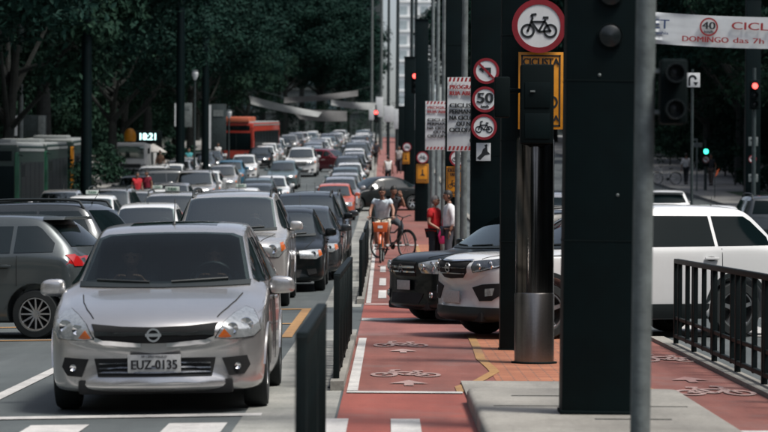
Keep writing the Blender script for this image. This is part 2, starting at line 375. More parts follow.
path_mark('yellow_line', [(2.40, 21.6), (2.40, 23.0), (2.34, 24.0), (2.24, 25.4), (2.22, 34.2)], .11, M['yellow_mark'])
path_mark('yellow_line', [(.84, 44.2), (.84, 75)], .10, M['yellow_mark'])
def rect(name, xa, xb, z0, z1, m, lift=.016, skew=0):
    return poly_mark(name, [(xa, z0), (xb, z0 + skew), (xb, z1 + skew), (xa, z1)], m, lift)
rect('white_edge_line', -.35, -.255, 23.7, 33.4, M['mark'])
rect('white_edge_line', -.35, -.27, 44.2, 75, M['mark'])
rect('white_line', -.35, .66, 23.4, 23.62, M['mark'], .017)
rect('white_line', -.37, .98, 38.7, 39.4, M['mark'])
rect('white_line', -.37, .84, 43.5, 44.1, M['markworn'])
rect('white_line', -.37, .9, 74.8, 75.6, M['mark'], .02)
for xa, xb in ((-.50, -.29), (.03, .25)): rect('crossing_square', xa, xb, 18.6, 20.5, M['mark'])
for z0, z1, xa, xb in ((46, 49, -.16, -.02), (51, 54, -.16, -.03), (57, 60, -.16, -.04)): rect('white_dash', xa, xb, z0, z1, M['mark'])
rect('white_line', 2.42, 2.85, 18.6, 19.6, M['mark'])
# road markings
rect('stop_line', -13.5, -.98, 20.75, 21.02, M['mark'], .008, .25)
for k in range(9):
    x0 = -1.42 - k * 1.04; rect('zebra_bar', x0 - .22, x0 + .22, 17.0, 20.35 - .02 * k, M['mark'], .008)
rect('lane_line', -3.46, -3.33, 21.6, 30.5, M['mark'], .008)
for ln in (-3.4, -6.8, -10.15):
    z = 47
    while z < 300:
        rect('lane_dash', ln - .05, ln + .05, z, z + 4, M['mark'], .008); z += 9
for zz_ in (34.0, 38.0, 42.4): rect('box_junction_line', -8.5, -1.2, zz_, zz_ + .28, M['yellow_mark'], .009)
rect('box_junction_line', -1.34, -1.20, 34.0, 42.6, M['yellow_mark'], .0095)
for k in range(6): poly_mark('box_junction_line', [(-1.3 - 2 * k, 34.1), (-1.45 - 2 * k, 34.1), (-3.6 - 2 * k, 42.5), (-3.45 - 2 * k, 42.5)], M['yellow_mark'], .0099)
rect('white_line', 2.0, 6.5, 41.0, 41.5, M['mark'], .012)
for k in range(5): rect('zebra_bar', 3.8 + k * .9, 4.25 + k * .9, 34.6, 38.8, M['mark'], .012)

# pictogram of a bicycle: rings and bars in a 2D unit about 1.75 wide, 1.05 high
def bike_pict(mb, M4, s=1.0, lw=.07, depth=.004):
    def bar(a, b, w=lw):
        a, b = Vector(a), Vector(b); d = (b - a).normalized(); n = Vector((-d.y, d.x)) * (w / 2)
        mb.prism([tuple((a - n) * s), tuple((b - n) * s), tuple((b + n) * s), tuple((a + n) * s)], depth, M4)
    for cxx in (-.52, .52): mb.annulus((cxx * s, -.18 * s), .33 * s, (.33 - lw) * s, depth, 24, M4)
    for cxx in (-.52, .52): mb.annulus((cxx * s, -.18 * s), .06 * s, .001, depth, 10, M4)
    fr = [((-.52, -.18), (-.30, .42)), ((-.30, .42), (-.36, .56)), ((-.36, .56), (-.12, .60)), ((-.36, .24), (.28, .24)), ((-.36, .24), (-.02, -.22)), ((-.02, -.22), (.30, .36)),
          ((-.02, -.22), (.52, -.18)), ((.52, -.18), (.28, .24)), ((.18, .44), (.44, .44))]
    for a, b in fr: bar(a, b)
    return mb
def ground_pict(xc, zc, wx, wz, kind='bike', m='mark'):
    mb = MB(); M4 = Matrix.Translation((xc, zc, g(zc) + .017)) @ Matrix.Diagonal((wx, wz, 1, 1)) @ Matrix.Rotation(R(-90), 4, 'X')
    if kind == 'bike': bike_pict(mb, M4, 1, .11, .0005)
    else: mb.prism([(-.5, -.08), (-.12, -.08), (-.12, -.42), (.12, -.42), (.12, -.08), (.5, -.08), (0, .5)], .0005, M4)
    struct('lane_' + ('bicycle_symbol' if kind == 'bike' else 'arrow'), mb.mesh('lane_symbol', smooth=False), M[m])
ground_pict(.18, 26.2, .40, 1.0, 'bike', 'markworn'); ground_pict(.20, 24.75, .36, .8, 'arrow', 'markworn')
ground_pict(.16, 31.9, .38, 1.2, 'bike', 'markworn'); ground_pict(.18, 30.4, .32, .9, 'arrow', 'markworn')
ground_pict(2.88, 23.9, -.42, 1.1, 'bike', 'markworn'); ground_pict(2.86, 25.5, .36, .9, 'arrow', 'markworn')
ground_pict(3.0, 29.2, .40, 1.3, 'bike', 'markworn')
ground_pict(.2, 60.5, .5, 1.6, 'bike', 'markworn')

# raised concrete island in front, rounded nose and expansion slots
def island():
    out = []
    xa, xb, za, zb = .66, 2.40, 16.5, 22.4; r = .35
    for (ccx, ccz, t0) in ((xb - r, zb - .12, 0), (xa + .12, zb - .12, 90)):
        rr = r if ccx > 1.4 else .12
        for i in range(6): t = R(t0 + 90 * i / 5); out.append((ccx + rr * math.cos(t), ccz + .12 * math.sin(t)))
    for (ccx, ccz, t0) in ((xa + r, za + r, 180), (xb - r, za + r, 270)):
        for i in range(6): t = R(t0 + 90 * i / 5); out.append((ccx + r * math.cos(t), ccz + r * math.sin(t)))
    mb = MB(); n = len(out); h = .14
    def ring(k, z): return [(1.5 + (x - 1.5) * k, 19.2 + (y - 19.2) * k, z) for x, y in out]
    vs = ring(1.0, -.02) + ring(1.0, h - .04) + ring(.985, h - .012) + ring(.955, h)
    fs = [(j * n + i, j * n + (i + 1) % n, (j + 1) * n + (i + 1) % n, (j + 1) * n + i) for j in range(3) for i in range(n)] + [tuple(3 * n + i for i in range(n))]
    mb.add(vs, fs); o = struct('traffic_island', mb.mesh('traffic_island', ang=60), M['concrete'])
    for x0, x1, z in ((.98, 1.36, 21.3), (1.46, 2.0, 18.95), (.80, 2.25, 20.2)):
        MB().box(((x0 + x1) / 2, z, h + .001), (x1 - x0, .03 if z != 20.2 else .012, .006)).build('expansion_slot', M['black_matte'], o, smooth=False)
    return o
island()
strip('island_apron', .68, 2.34, 22.45, 24.9, .03, M['concrete'], .05)
# ------------------------------------------------------------------ vehicles
def project_panel(bvh, outline, axis, mname, off=.004, thick=.012, step=.05, sign=1, both=False):
    """conform a 2D outline to a body: axis 'f' = seen from the front (x,z), 'r' = from the rear (x,z), 's' = from the side (y,z)"""
    pts = []; n = len(outline)
    for i in range(n):
        a = Vector(outline[i]); b = Vector(outline[(i + 1) % n]); k = max(1, int((b - a).length / step))
        for j in range(k): pts.append(a.lerp(b, j / k))
    nb = len(pts); edges = [(i, (i + 1) % nb) for i in range(nb)]
    xs = [p.x for p in pts]; ys = [p.y for p in pts]
    def inside(p):
        c = False; j = nb - 1
        for i in range(nb):
            if (pts[i].y > p.y) != (pts[j].y > p.y) and p.x < (pts[j].x - pts[i].x) * (p.y - pts[i].y) / (pts[j].y - pts[i].y) + pts[i].x: c = not c
            j = i
        return c
    q = min(xs) + step * .5; inner = []
    while q < max(xs):
        w = min(ys) + step * .5
        while w < max(ys):
            p = Vector((q, w))
            if inside(p) and min((p - e).length for e in pts) > step * .45: inner.append(p)
            w += step
        q += step
    res = geometry.delaunay_2d_cdt(pts + inner, edges, [list(range(nb))], 1, 1e-5)
    V2, F2 = res[0], res[2]; out = []; last = None
    for p in V2:
        if axis == 'f': o, d = Vector((p.x, -6, p.y)), Vector((0, 1, 0))
        elif axis == 'r': o, d = Vector((p.x, 6, p.y)), Vector((0, -1, 0))
        elif axis == 't': o, d = Vector((p.x, p.y, 5)), Vector((0, 0, -1))
        else: o, d = Vector((3 * sign, p.x, p.y)), Vector((-sign, 0, 0))
        h, nn, _, _ = bvh.ray_cast(o, d)
        if h is None:
            h, nn, _, _ = bvh.find_nearest(o + d * (5 if axis in 'fr' else 2.2))
        out.append((h, nn, d))
    mb = MB(); k = len(out)
    mb.add([h + nn * off for h, nn, d in out] + [h - nn * thick for h, nn, d in out], [tuple(f) for f in F2])
    be = {}
    for f in F2:
        for a, b in zip(f, list(f[1:]) + [f[0]]): be[(a, b)] = 1
    for (a, b) in list(be):
        if (b, a) not in be: mb.f.append((a, b, b + k, a + k))
    me = mb.mesh(mname, smooth=True, ang=55)
    return me
def mir(poly): return [(-x, z) for x, z in reversed(poly)]

def wheel_mesh(r, w, style=5):
    """tyre turned about X, outer face toward +x"""
    RX = Matrix.Rotation(R(90), 4, 'Y'); t = MB(); h = w / 2
    t.lathe([(r * .66, -h * .8), (r * .70, -h), (r * .93, -h * .95), (r, -h * .6), (r, h * .6), (r * .93, h * .95), (r * .70, h), (r * .66, h * .8), (r * .66, -h * .8)], 28, RX)
    m = MB(); m.lathe([(r * .67, -h * .7), (r * .67, h * .86), (r * .62, h * .86), (r * .60, h * .5), (r * .60, -h * .6)], 28, RX)
    m.lathe([(.001, h * .62), (r * .12, h * .60), (r * .15, h * .3), (r * .15, -h * .2)], 14, RX)
    for i in range(style):
        a = 2 * math.pi * i / style; ww = r * (.17 if style <= 6 else .085); Mr = Matrix.Rotation(a, 3, 'X')
        P = []
        for (rr, k, x) in ((r * .1, 1.0, h * .52), (r * .62, .75, h * .72)):
            for yy in (-ww * k / 2, ww * k / 2):
                P += [Mr @ Vector((x, yy, rr)), Mr @ Vector((x - h * .35, yy, rr))]
        m.add(P, [(0, 2, 6, 4), (0, 4, 5, 1), (2, 3, 7, 6), (1, 5, 7, 3)])
    b = MB(); b.lathe([(.001, -h * .1), (r * .62, -h * .1)], 20, RX)
    return t.mesh('wheel', ang=50), m.mesh('rim', ang=35), b.mesh('brake_disc')

def make_car(P):
    L, Wd, H = P['L'], P['W'], P['H']; hw = Wd / 2; F = -L / 2; B = L / 2
    zb, zn, zc = P.get('zb', .20), P['zn'], P['zc']; yc, yh, yr, yd, zd = P['yc'], P['yh'], P['yr'], P['yd'], P['zd']
    wr = P.get('wr', .66) * hw; nk = P.get('nose', .22); sedan = P.get('sedan', False); zt = P.get('zt', zd)
    zl = lambda y: zc - .03 + .05 * (y - F) / L
    S = [  # y, top z, top half width, shoulder z, shoulder half width, bottom z, bow
        (F, zn - .13, .62 * hw, zn - .22, .74 * hw, zb + .07, nk), (F + .045, zn - .05, .72 * hw, zn - .15, .90 * hw, zb + .01, nk),
        (F + .18, zn + .025, .76 * hw, zn - .05, .965 * hw, zb, nk * .8), (F + .50, zn + .025 + .42 * (zc - zn), .79 * hw, zn + .03, hw, zb, nk * .45),
        (F + yc - .14, zc - .03, .82 * hw, zc - .10, hw, zb, .12), (F + yc, zc + .005, .80 * hw, zl(F + yc) - .02, .995 * hw, zb, .12)]
    for t in (.33, .66): y = F + yc + (yh - yc) * t; S.append((y, zc + (H - .09 - zc) * t, (.80 * hw) * (1 - t) + wr * t, zl(y), .995 * hw, zb, .12 - .02 * t))
    S += [(F + yh, H - .085, wr, zl(F + yh), hw, zb, .09), (F + yh + .28, H - .025, wr * 1.0, zl(F + yh), hw, zb, .05), (F + (yh + yr) / 2 + .1, H, wr, zl(0), hw, zb, 0), (F + yr - .2, H - .02, wr * .97, zl(B), hw * .99, zb, -.03), (F + yr, H - .06, wr * .95, zl(B), hw * .985, zb, -.06)]
    for t in (.5,): y = F + yr + (yd - yr) * t; S.append((y, H - .06 + (zd - H + .06) * t, wr * .95 * (1 - t) + .78 * hw * t, zl(B) - .02, hw * .975, zb, -.09))
    S.append((F + yd, zd, .78 * hw, min(zl(B) - .04, zd - .05), hw * .965, zb, -.10))
    if sedan: S.append((B - .16, zt, .76 * hw, zt - .08, hw * .95, zb, -.12))
    S += [(B - .05, zt - .10 if sedan else zd - .22, .74 * hw, (zt if sedan else zd) - .34, hw * .91, zb + .05, -.13), (B, .62, .66 * hw, .52, hw * .78, zb + .16, -.12)]
    bm = bmesh.new(); rows = []
    for (y, t, wt, zs, ws, zbo, bow) in S:
        mid = (zbo + zs) / 2 + .02
        half = [(0, zbo), (.55 * ws, zbo), (.92 * ws, zbo + .003), (.985 * ws, zbo + .05), (ws, mid), (.985 * ws, zs - .015), (.965 * ws, zs + .025 if t - zs > .16 else zs + .02), (wt, t - .03), (wt * .86, t - .006), (wt * .45, t + .008), (0, t + .012)]
        full = half + [(-x, z) for x, z in half[-2:0:-1]]
        rows.append([bm.verts.new((x, y + bow * (abs(x) / hw) ** 2.2, z)) for x, z in full])
    n = len(rows[0]); crease = bm.edges.layers.float.new('crease_edge')
    for a, b in zip(rows, rows[1:]):
        for i in range(n): bm.faces.new((a[i], a[(i + 1) % n], b[(i + 1) % n], b[i]))
    bm.faces.new(rows[0]); bm.faces.new(list(reversed(rows[-1])))
    bm.edges.ensure_lookup_table()
    for a, b in zip(rows, rows[1:]):
        for i, c in ((6, .35), (n - 6, .35), (7, .45), (n - 7, .45), (5, .2), (n - 5, .2)):
            e = bm.edges.get((a[i], b[i]))
            if e: e[crease] = c
    for i in range(n):
        e = bm.edges.get((rows[0][i], rows[0][(i + 1) % n])); e[crease] = .25
    for i in range(7, n - 6):
        e = bm.edges.get((rows[5][i], rows[5][(i + 1) % n]))
        if e: e[crease] = .5
    bmesh.ops.recalc_face_normals(bm, faces=bm.faces)
    me = bpy.data.meshes.new('body'); bm.to_mesh(me); bm.free()
    for p in me.polygons: p.use_smooth = True
    tmp = bpy.data.objects.new('body', me); TCOL.objects.link(tmp)
    sb = tmp.modifiers.new('s', 'SUBSURF'); sb.levels = 2; sb.render_levels = 2
    r, ax1 = P['r'], F + P['ax']; ax2 = ax1 + P['wb']; cutters = []
    for y in (ax1, ax2):
        for sx in (-1, 1):
            c = MB().cyl((sx * (hw - .27), y, r + .01), (sx * (hw + .2), y, r + .01), r + .055, n=36); co = bpy.data.objects.new('cut', c.mesh('cut')); TCOL.objects.link(co)
            cutters.append(co); bo = tmp.modifiers.new('b', 'BOOLEAN'); bo.object = co; bo.operation = 'DIFFERENCE'; bo.solver = 'EXACT'
    zr = H - .06; wb0, wt0 = .79 * hw * P.get('wsb', 1.0), wr * .93
    ws = [(-wb0 * .97, zc + .055), (-wb0 * .5, zc + .035), (0, zc + .028), (wb0 * .5, zc + .035), (wb0 * .97, zc + .055), (wt0 + .03, zr - .075), (wt0 - .05, zr - .045), (wt0 * .5, zr - .033), (0, zr - .03), (-wt0 * .5, zr - .033), (-wt0 + .05, zr - .045), (-wt0 - .03, zr - .075)]
    solid = evaluated(tmp); bm = bmesh.new(); bm.from_mesh(solid); bvh = BVHTree.FromBMesh(bm); bm.free(); bpy.data.meshes.remove(solid)
    cm_, mz_ = Vector((0, (zc + zr) / 2)), .955; hole = [tuple(cm_ + (Vector(p) - cm_) * mz_) for p in ws]
    co = bpy.data.objects.new('cut', MB().prism(hole, yh + .95 + .5, Matrix.Translation((0, F - .5, 0))).mesh('cut', smooth=False)); TCOL.objects.link(co); cutters.append(co)
    bo = tmp.modifiers.new('b', 'BOOLEAN'); bo.object = co; bo.operation = 'DIFFERENCE'; bo.solver = 'EXACT'
    body = evaluated(tmp); drop(tmp)
    for c in cutters: drop(c)
    body.name = 'body'; body.materials.clear()
    bm = bmesh.new(); bm.from_mesh(body)
    for f in bm.faces:
        f.smooth = True; c = f.calc_center_median(); h, nn, _, dist = bvh.find_nearest(c); f.material_index = 1 if dist > .006 and c.z > zc else 0
    for e in bm.edges:
        if len(e.link_faces) == 2 and e.calc_face_angle(0) > R(38): e.smooth = False
    bm.to_mesh(body); bm.free(); body.materials.append(P['paint']); body.materials.append(M['cabin'])
    root = thing(P['name'], 'car', 'car')
    bo = obj('body', body, P['paint'], root); swap_ok.add(bo.data.name)
    def panel(name, outl, axis, m, off=.004, parent=root, sign=1, step=.06, thick=.012, label=None):
        o = obj(name, project_panel(bvh, outl, axis, name, off, thick, step, sign), m, parent)
        if label: o['label'] = label
        return o
    MB().box((0, 0, zb + .10), (Wd * .62, L * .86, .16)).box((0, F + .25, zb + .05), (Wd * .70, .22, .12)).build('chassis', M['under'], root, bevel=.03)
    # --- glass
    w = panel('windscreen', ws, 'f', P.get('ws_mat', M['glass']), .004, step=.04, thick=.002)
    cw_ = [(-wb0 * .98, zc + .062), (-wb0 * .5, zc + .042), (0, zc + .035), (wb0 * .5, zc + .042), (wb0 * .98, zc + .062), (wb0 * .98, zc + .022), (wb0 * .5, zc + .012), (0, zc + .008), (-wb0 * .5, zc + .012), (-wb0 * .98, zc + .022)]
    panel('cowl', cw_, 'f', M['trim'], .010, step=.05)
    # --- cabin seen through the windscreen
    ysb = F + yh + .42
    for sx in (-1, 1):
        st = MB().box((sx * .36, ysb, zc + .03), (.46, .14, .36), Matrix.Rotation(R(-14), 3, 'X')).build('front_seat', M['seat'], root, bevel=.05, seg=3)
        MB().box((sx * .36, ysb + .06, zc + .30), (.25, .09, .17)).build('headrest', M['seat'], st, bevel=.04, seg=3)
    MB().box((0, F + yc + .36, zc + .015), (wb0 * 1.7, .42, .05)).build('dashboard', M['cabin'], root, bevel=.02)
    MB().tube([(.36 + .18 * math.cos(a), F + yh - .02 - .06 * math.sin(a), zc + .03 + .17 * math.sin(a)) for a in [2 * math.pi * i / 20 for i in range(20)]], .016, 6, True).build('steering_wheel', M['trim'], root)
    for s, x0, x1 in ((1, -.12, -wb0 * .78), (1, wb0 * .72, .06)):
        pts = []
        for t in (0, .33, .66, 1):
            x = x0 + (x1 - x0) * t; z = zc + .045 + .022 * (t if x0 < 0 else 1 - t)
            h, nn, _, _ = bvh.ray_cast(Vector((x, -6, z)), Vector((0, 1, 0)))
            if h: pts.append(h + nn * .014)
        if len(pts) > 2: MB().tube(pts, .012, 6).build('wiper', M['trim'], w)
    MB().box((0, F + yh + .10, H - .175), (.2, .03, .06)).build('interior_mirror', M['trim'], root, bevel=.01)
    rw = [(-.70 * hw, zd + .05), (.70 * hw, zd + .05), (wr * .84, H - .14), (-wr * .84, H - .14)]
    panel('rear_window', rw, 'r', M['glass_dark'], .008)
    # --- side windows
    zB = lambda y: zl(y) + .055
    a0, a1 = F + yc + .30, F + yh + .10; rt = H - .145; e0 = F + yr - .06; e1 = F + yd - (.30 if not sedan else .22)
    bp = ax1 + P['wb'] * .50
    def top(y):
        if y < a1: return zB(a0) + .03 + (rt - .01 - zB(a0) - .03) * (y - a0) / (a1 - a0)
        if y > e0: return rt - .02 - (rt - zB(e1) - .12) * min(1, (y - e0) / max(.01, e1 - e0))
        return rt
    qp = ax2 - .28 + (.0 if not sedan else .08)
    for sx in (-1, 1):
        for (y0, y1) in ((a0, bp - .04), (bp + .04, qp - .03), (qp + .02, e1)):
            if y1 - y0 < .12: continue
            ys = [y0 + (y1 - y0) * i / 8 for i in range(9)]
            ol = [(y, zB(y)) for y in ys] + [(y, max(zB(y) + .02, top(y))) for y in reversed(ys)]
            panel('side_window', ol, 's', M['glass_dark'] if P.get('tint') else M['glass'], .006, sign=sx, step=.07)
        # door gaps, handles, sill
        for y in (a0 - .02, bp, qp + .06):
            panel('door_gap', [(y - .004, zb + .16), (y + .004, zb + .16), (y + .004, zB(y) - .03), (y - .004, zB(y) - .03)], 's', M['under'], .003, sign=sx, step=.07, thick=.006)
        for y in (bp - .16, qp - .10):
            h, nn, _, _ = bvh.ray_cast(Vector((3 * sx, y, zl(y) - .10)), Vector((-sx, 0, 0)))
            if h:
                cup = MB().sphere(h, (.012, .075, .030), 12, 6).build('handle_cup', M['trim'], root)
                ho = MB().box(h + Vector((sx * .022, 0, .004)), (.028, .20, .030)).build('door_handle', P['paint'], root, bevel=.010); swap_ok.add(ho.data.name)
        if P.get('clad'):
            panel('sill_cladding', [(ax1 + r + .06, zb + .03), (ax2 - r - .06, zb + .03), (ax2 - r - .06, zb + .20), (ax1 + r + .06, zb + .20)], 's', M['trim'], .012, sign=sx, step=.15)
        for y, nm in ((ax1, 'f'), (ax2, 'r')):
            arc = [(y + (r + .062) * math.cos(R(t)), r + .01 + (r + .062) * math.sin(R(t))) for t in range(8, 173, 12)]
            arc2 = [(y + (r + (.115 if P.get('clad') else .075)) * math.cos(R(t)), r + .01 + (r + (.115 if P.get('clad') else .075)) * math.sin(R(t))) for t in range(172, 7, -12)]
            panel('arch_trim', arc + arc2, 's', M['trim'] if P.get('clad') else P['paint'], .010, sign=sx, step=.1)
            if not P.get('clad'): swap_ok.add(root.children[-1].data.name if False else bpy.data.objects[-1].data.name) if False else None
        # mirror
        zm = zl(F + yc) + P.get('mz', .10); ym = F + yc + .42; xm = hw + .085
        mm = MB().sphere((0, 0, 0), 1, 20, 14); pw = lambda q: math.copysign(abs(q) ** .55, q)
        mm.v = [Vector((sx * xm + .105 * pw(p.x) * (1 - .10 * p.z), ym + .06 * pw(p.y) * (1.0 if p.y < 0 else .8), zm + .072 * pw(p.z) * (1 - .12 * sx * p.x))) for p in mm.v]
        mo = mm.build('side_mirror', P['paint'], root); swap_ok.add(mo.data.name)
        MB().box((sx * xm, ym + .052, zm + .004), (.14, .006, .085)).build('mirror_glass', M['glass'], mo, bevel=.002)
        MB().box((sx * (hw - .01), ym + .01, zm - .055), (.12, .055, .05)).build('mirror_foot', M['trim'], mo, bevel=.012)
    # --- wheels
    tm, rm, bd = wheel_mesh(r, .20, P.get('spokes', 5)); tm.materials.append(M['rubber']); rm.materials.append(M['alloy']); bd.materials.append(M['under'])
    for y in (ax1, ax2):
        for sx in (-1, 1):
            wo_ = obj('wheel', tm, None, root); wo_.location = (sx * (hw - .115), y, r); wo_.rotation_euler = (random.random() * 0, 0, 0 if sx > 0 else math.pi)
            obj('rim', rm, None, wo_); obj('brake_disc', bd, None, wo_)
    # --- front face
    FR = P['front']; zz = lambda p: [(x, z) for x, z in p]
    for nm, outl, mt, off, both in FR:
        if nm == 'headlight':
            cc = sum((Vector(p) for p in outl), Vector((0, 0))) / len(outl); big = [tuple(cc + (Vector(p) - cc) * 1.045) for p in outl]
            for o2 in (big, mir(big)): panel('lamp_gap', o2, 'f', K, off + .001, step=.05)
        for o2 in ([outl, mir(outl)] if both else [outl]): panel(nm, zz(o2), 'f', mt, off + .006, step=.035)
    for k, (x0, x1, z, hgt, mt) in enumerate(P.get('bars', [])):
        panel('grille_bar', [(x0, z - hgt / 2), (x1, z - hgt / 2), (x1, z + hgt / 2), (x0, z + hgt / 2)], 'f', mt, .022, step=.04)
    for (x, z, rad) in P.get('bulbs', []):
        for sx in (-1, 1):
            h, nn, _, _ = bvh.ray_cast(Vector((sx * x, -6, z)), Vector((0, 1, 0)))
            if h:
                MB().lathe([(rad, 0), (rad * .93, .012), (rad * .6, .004), (.001, -.004)], 18, Matrix.Translation(h + Vector((0, -.014, 0))) @ Matrix.Rotation(R(90), 4, 'X')).build('lamp_bowl', M['chrome'], root)
    h, nn, _, _ = bvh.ray_cast(Vector((0, -6, P['plate'])), Vector((0, 1, 0)))
    pl = MB().box((0, h.y - .022, P['plate']), (.42, .016, .145)).build('number_plate', M['plate'], root, bevel=.006)
    P['plate_y'] = h.y - .031
    h, nn, _, _ = bvh.ray_cast(Vector((0, -6, P['emblem'][0])), Vector((0, 1, 0)))
    er = P['emblem'][1]; MR = Matrix.Translation((0, h.y - .024, P['emblem'][0]))
    em = MB().annulus((0, 0), er, er * .72, .012, 24, MR); em.prism([(-er * 1.15, -er * .22), (er * 1.15, -er * .22), (er * 1.15, er * .22), (-er * 1.15, er * .22)], .008, MR @ Matrix.Translation((0, -.004, 0)))
    em.build('emblem', M['chrome'], root, ang=30)
    for sx in (-1, 1):                                                 # bonnet shut lines
        q = [(.56 * hw, F + .22), (.64 * hw, F + .42), (.70 * hw, F + .66), (.745 * hw, F + yc - .06)]; w_ = .004
        panel('bonnet_gap', [(sx * (x - w_), y) for x, y in q] + [(sx * (x + w_), y) for x, y in reversed(q)], 't', M['under'], .006, step=.05, thick=.006)
    # --- rear face
    tl = P.get('tail', [(.60 * hw, .84), (.86 * hw, .84), (.88 * hw, zd - .05), (.76 * hw, zd - .04)])
    for o2 in (tl, mir(tl)): panel('tail_light', o2, 'r', M['red_lens'], .012, step=.06)
    for sx in (-1, 1):
        panel('tail_light', [(B - .25, .86), (B - .10, .85), (B - .13, .96), (B - .20, zd - .05)], 's', M['red_lens'], .006, sign=sx, step=.06)
    panel('rear_bumper_strip', [(-.6 * hw, .34), (.6 * hw, .34), (.6 * hw, .46), (-.6 * hw, .46)], 'r', M['trim'], .006)
    MB().box((0, B + .0, .70), (.42, .03, .14)).build('number_plate', M['plate'], root, bevel=.006)
    if P.get('spoiler'):
        y = F + yr + .05; so = MB().prism([(-wr * .92, H - .075), (wr * .92, H - .075), (wr * .84, H - .035), (-wr * .84, H - .035)], .27, Matrix.Translation((0, y - .12, 0))).build('spoiler', P['paint'], root, bevel=.012); swap_ok.add(so.data.name)
    if P.get('rails'):
        for sx in (-1, 1):
            ys = [F + yh + .12, F + yh + .22] + [F + yh + .3 + (yr - yh - .5) * i / 5 for i in range(6)] + [F + yr - .12, F + yr - .04]
            pts = []
            for i, y in enumerate(ys):
                h, nn, _, _ = bvh.ray_cast(Vector((sx * wr * .93, y, 4)), Vector((0, 0, -1)))
                pts.append((sx * wr * .93, y, h.z + (.075 if 0 < i < len(ys) - 1 else .0)))
            MB().tube(pts, .02, 8).build('roof_rail', M['trim'], root)
    if P.get('sunroof'):
        panel('sunroof', [(-wr * .6, F + yh + .30), (wr * .6, F + yh + .30), (wr * .6, F + yh + .75), (-wr * .6, F + yh + .75)], 't', M['glass_dark'], .002)
    h, nn, _, _ = bvh.ray_cast(Vector((0, F + yh + .35 if not P.get('rear_aerial') else F + yr - .15, 5)), Vector((0, 0, -1)))
    MB().tube([h, h + Vector((0, .16 * .5, .10)), h + Vector((0, .30 * .5, .22))], .005, 5).cyl(h - Vector((0, 0, .01)), h + Vector((0, .02, .022)), .02, .012, 8).build('aerial', M['trim'], root)
    P['bvh'] = bvh
    return root
def plate_text(root, P, body):
    o = text('plate_characters', body, .105, M['plate_ink'], root, (0, P['plate_y'] - .002, P['plate'] - .012), bold=.003, width=.36, extrude=.002)
    return o
G, K, C, LP, OL, TR = M['glass_dark'], M['under'], M['chrome'], M['lamp'], M['orange_lens'], M['trim']
# silver compact in the foreground: swept lamps, thin grille with a chrome lip, wide lower intake, fog lamp pockets
hero_front = [('grille', [(-.50, .715), (-.25, .695), (0, .688), (.25, .695), (.50, .715), (.46, .625), (.41, .60), (.2, .575), (0, .568), (-.2, .575), (-.41, .60), (-.46, .625)], K, .004, False),
              ('chrome_lip', [(.10, .577), (.40, .602), (.47, .625), (.47, .592), (.40, .565), (.10, .545)], C, .018, True),
              ('headlight', [(.82, .655), (.80, .74), (.765, .80), (.70, .825), (.62, .78), (.545, .715), (.485, .605), (.60, .592), (.77, .605)], LP, .006, True),
              ('turn_lens', [(.60, .608), (.545, .665), (.502, .613), (.51, .605)], OL, .012, True),
              ('intake', [(-.48, .445), (.48, .445), (.45, .30), (-.45, .30)], K, .003, False),
              ('fog_pocket', [(.53, .44), (.72, .455), (.745, .38), (.70, .31), (.585, .30)], K, .003, True)]
HERO = dict(name='compact_car', L=4.25, W=1.76, H=1.515, zb=.17, zn=.765, zc=.965, yc=1.05, yh=1.88, yr=3.75, yd=4.12, zd=1.06, wr=.71, nose=.30, r=.305, ax=.85, wb=2.58,
            paint=P_('silver'), front=hero_front, bars=[(-.47, .47, .642, .022, TR), (-.44, .44, .405, .012, M['lampdark']), (-.44, .44, .365, .012, M['lampdark']), (-.44, .44, .328, .012, M['lampdark'])],
            bulbs=[(.72, .70, .055), (.615, .675, .045), (.655, .375, .028)], plate=.405, emblem=(.632, .055), sunroof=True, mz=.03, wsb=1.04, ws_mat=M['glass_clear'])
def generic_front(hw, zn, suv=0, gl=.0, style=0):
    a, t = zn, hw
    if style == 0:
        return [('grille', [(-.36 * t, a - .02), (.36 * t, a - .02), (.32 * t, a - .13), (-.32 * t, a - .13)], K, .004, False),
                ('headlight', [(.44 * t, a - .02), (.70 * t, a + .0), (.90 * t, a - .0), (.93 * t, a - .10), (.80 * t, a - .16), (.46 * t, a - .14)], LP, .006, True),
                ('turn_lens', [(.84 * t, a - .02), (.90 * t, a - .02), (.92 * t, a - .09), (.86 * t, a - .12)], OL, .012, True),
                ('intake', [(-.5 * t, .40), (.5 * t, .40), (.44 * t, .26), (-.44 * t, .26)], K, .003, False),
                ('fog_pocket', [(.60 * t, .40), (.80 * t, .41), (.82 * t, .33), (.64 * t, .30)], K, .003, True)]
    return [('grille', [(-.42 * t, a - .03), (.42 * t, a - .03), (.34 * t, a - .24), (-.34 * t, a - .24)], K, .004, False),
            ('headlight', [(.48 * t, a - .05), (.72 * t, a - .0), (.90 * t, a + .03), (.95 * t, a - .08), (.84 * t, a - .20), (.52 * t, a - .19)], LP, .006, True),
            ('turn_lens', [(.86 * t, a + .0), (.91 * t, a + .01), (.94 * t, a - .08), (.88 * t, a - .12)], OL, .012, True),
            ('intake', [(-.55 * t, .46), (.55 * t, .46), (.48 * t, .30), (-.48 * t, .30)], K, .003, False),
            ('fog_pocket', [(.64 * t, .50), (.82 * t, .51), (.84 * t, .40), (.68 * t, .37)], K, .003, True)]
SUV = dict(name='sport_utility_car', L=4.75, W=1.93, H=1.74, zb=.22, zn=1.0, zc=1.12, yc=1.18, yh=1.98, yr=4.2, yd=4.6, zd=1.15, wr=.70, nose=.30, r=.36, ax=.92, wb=2.8, paint=P_('silver'),
           front=generic_front(.965, .96, 1, 0, 1), bulbs=[(.72, .88, .07), (.57, .86, .055), (.72, .44, .05)], bars=[(-.38, .38, .86, .03, C), (-.36, .36, .79, .025, C)], plate=.58, emblem=(.83, .07), rails=True, ws_mat=M['glass_light'], rear_aerial=True)
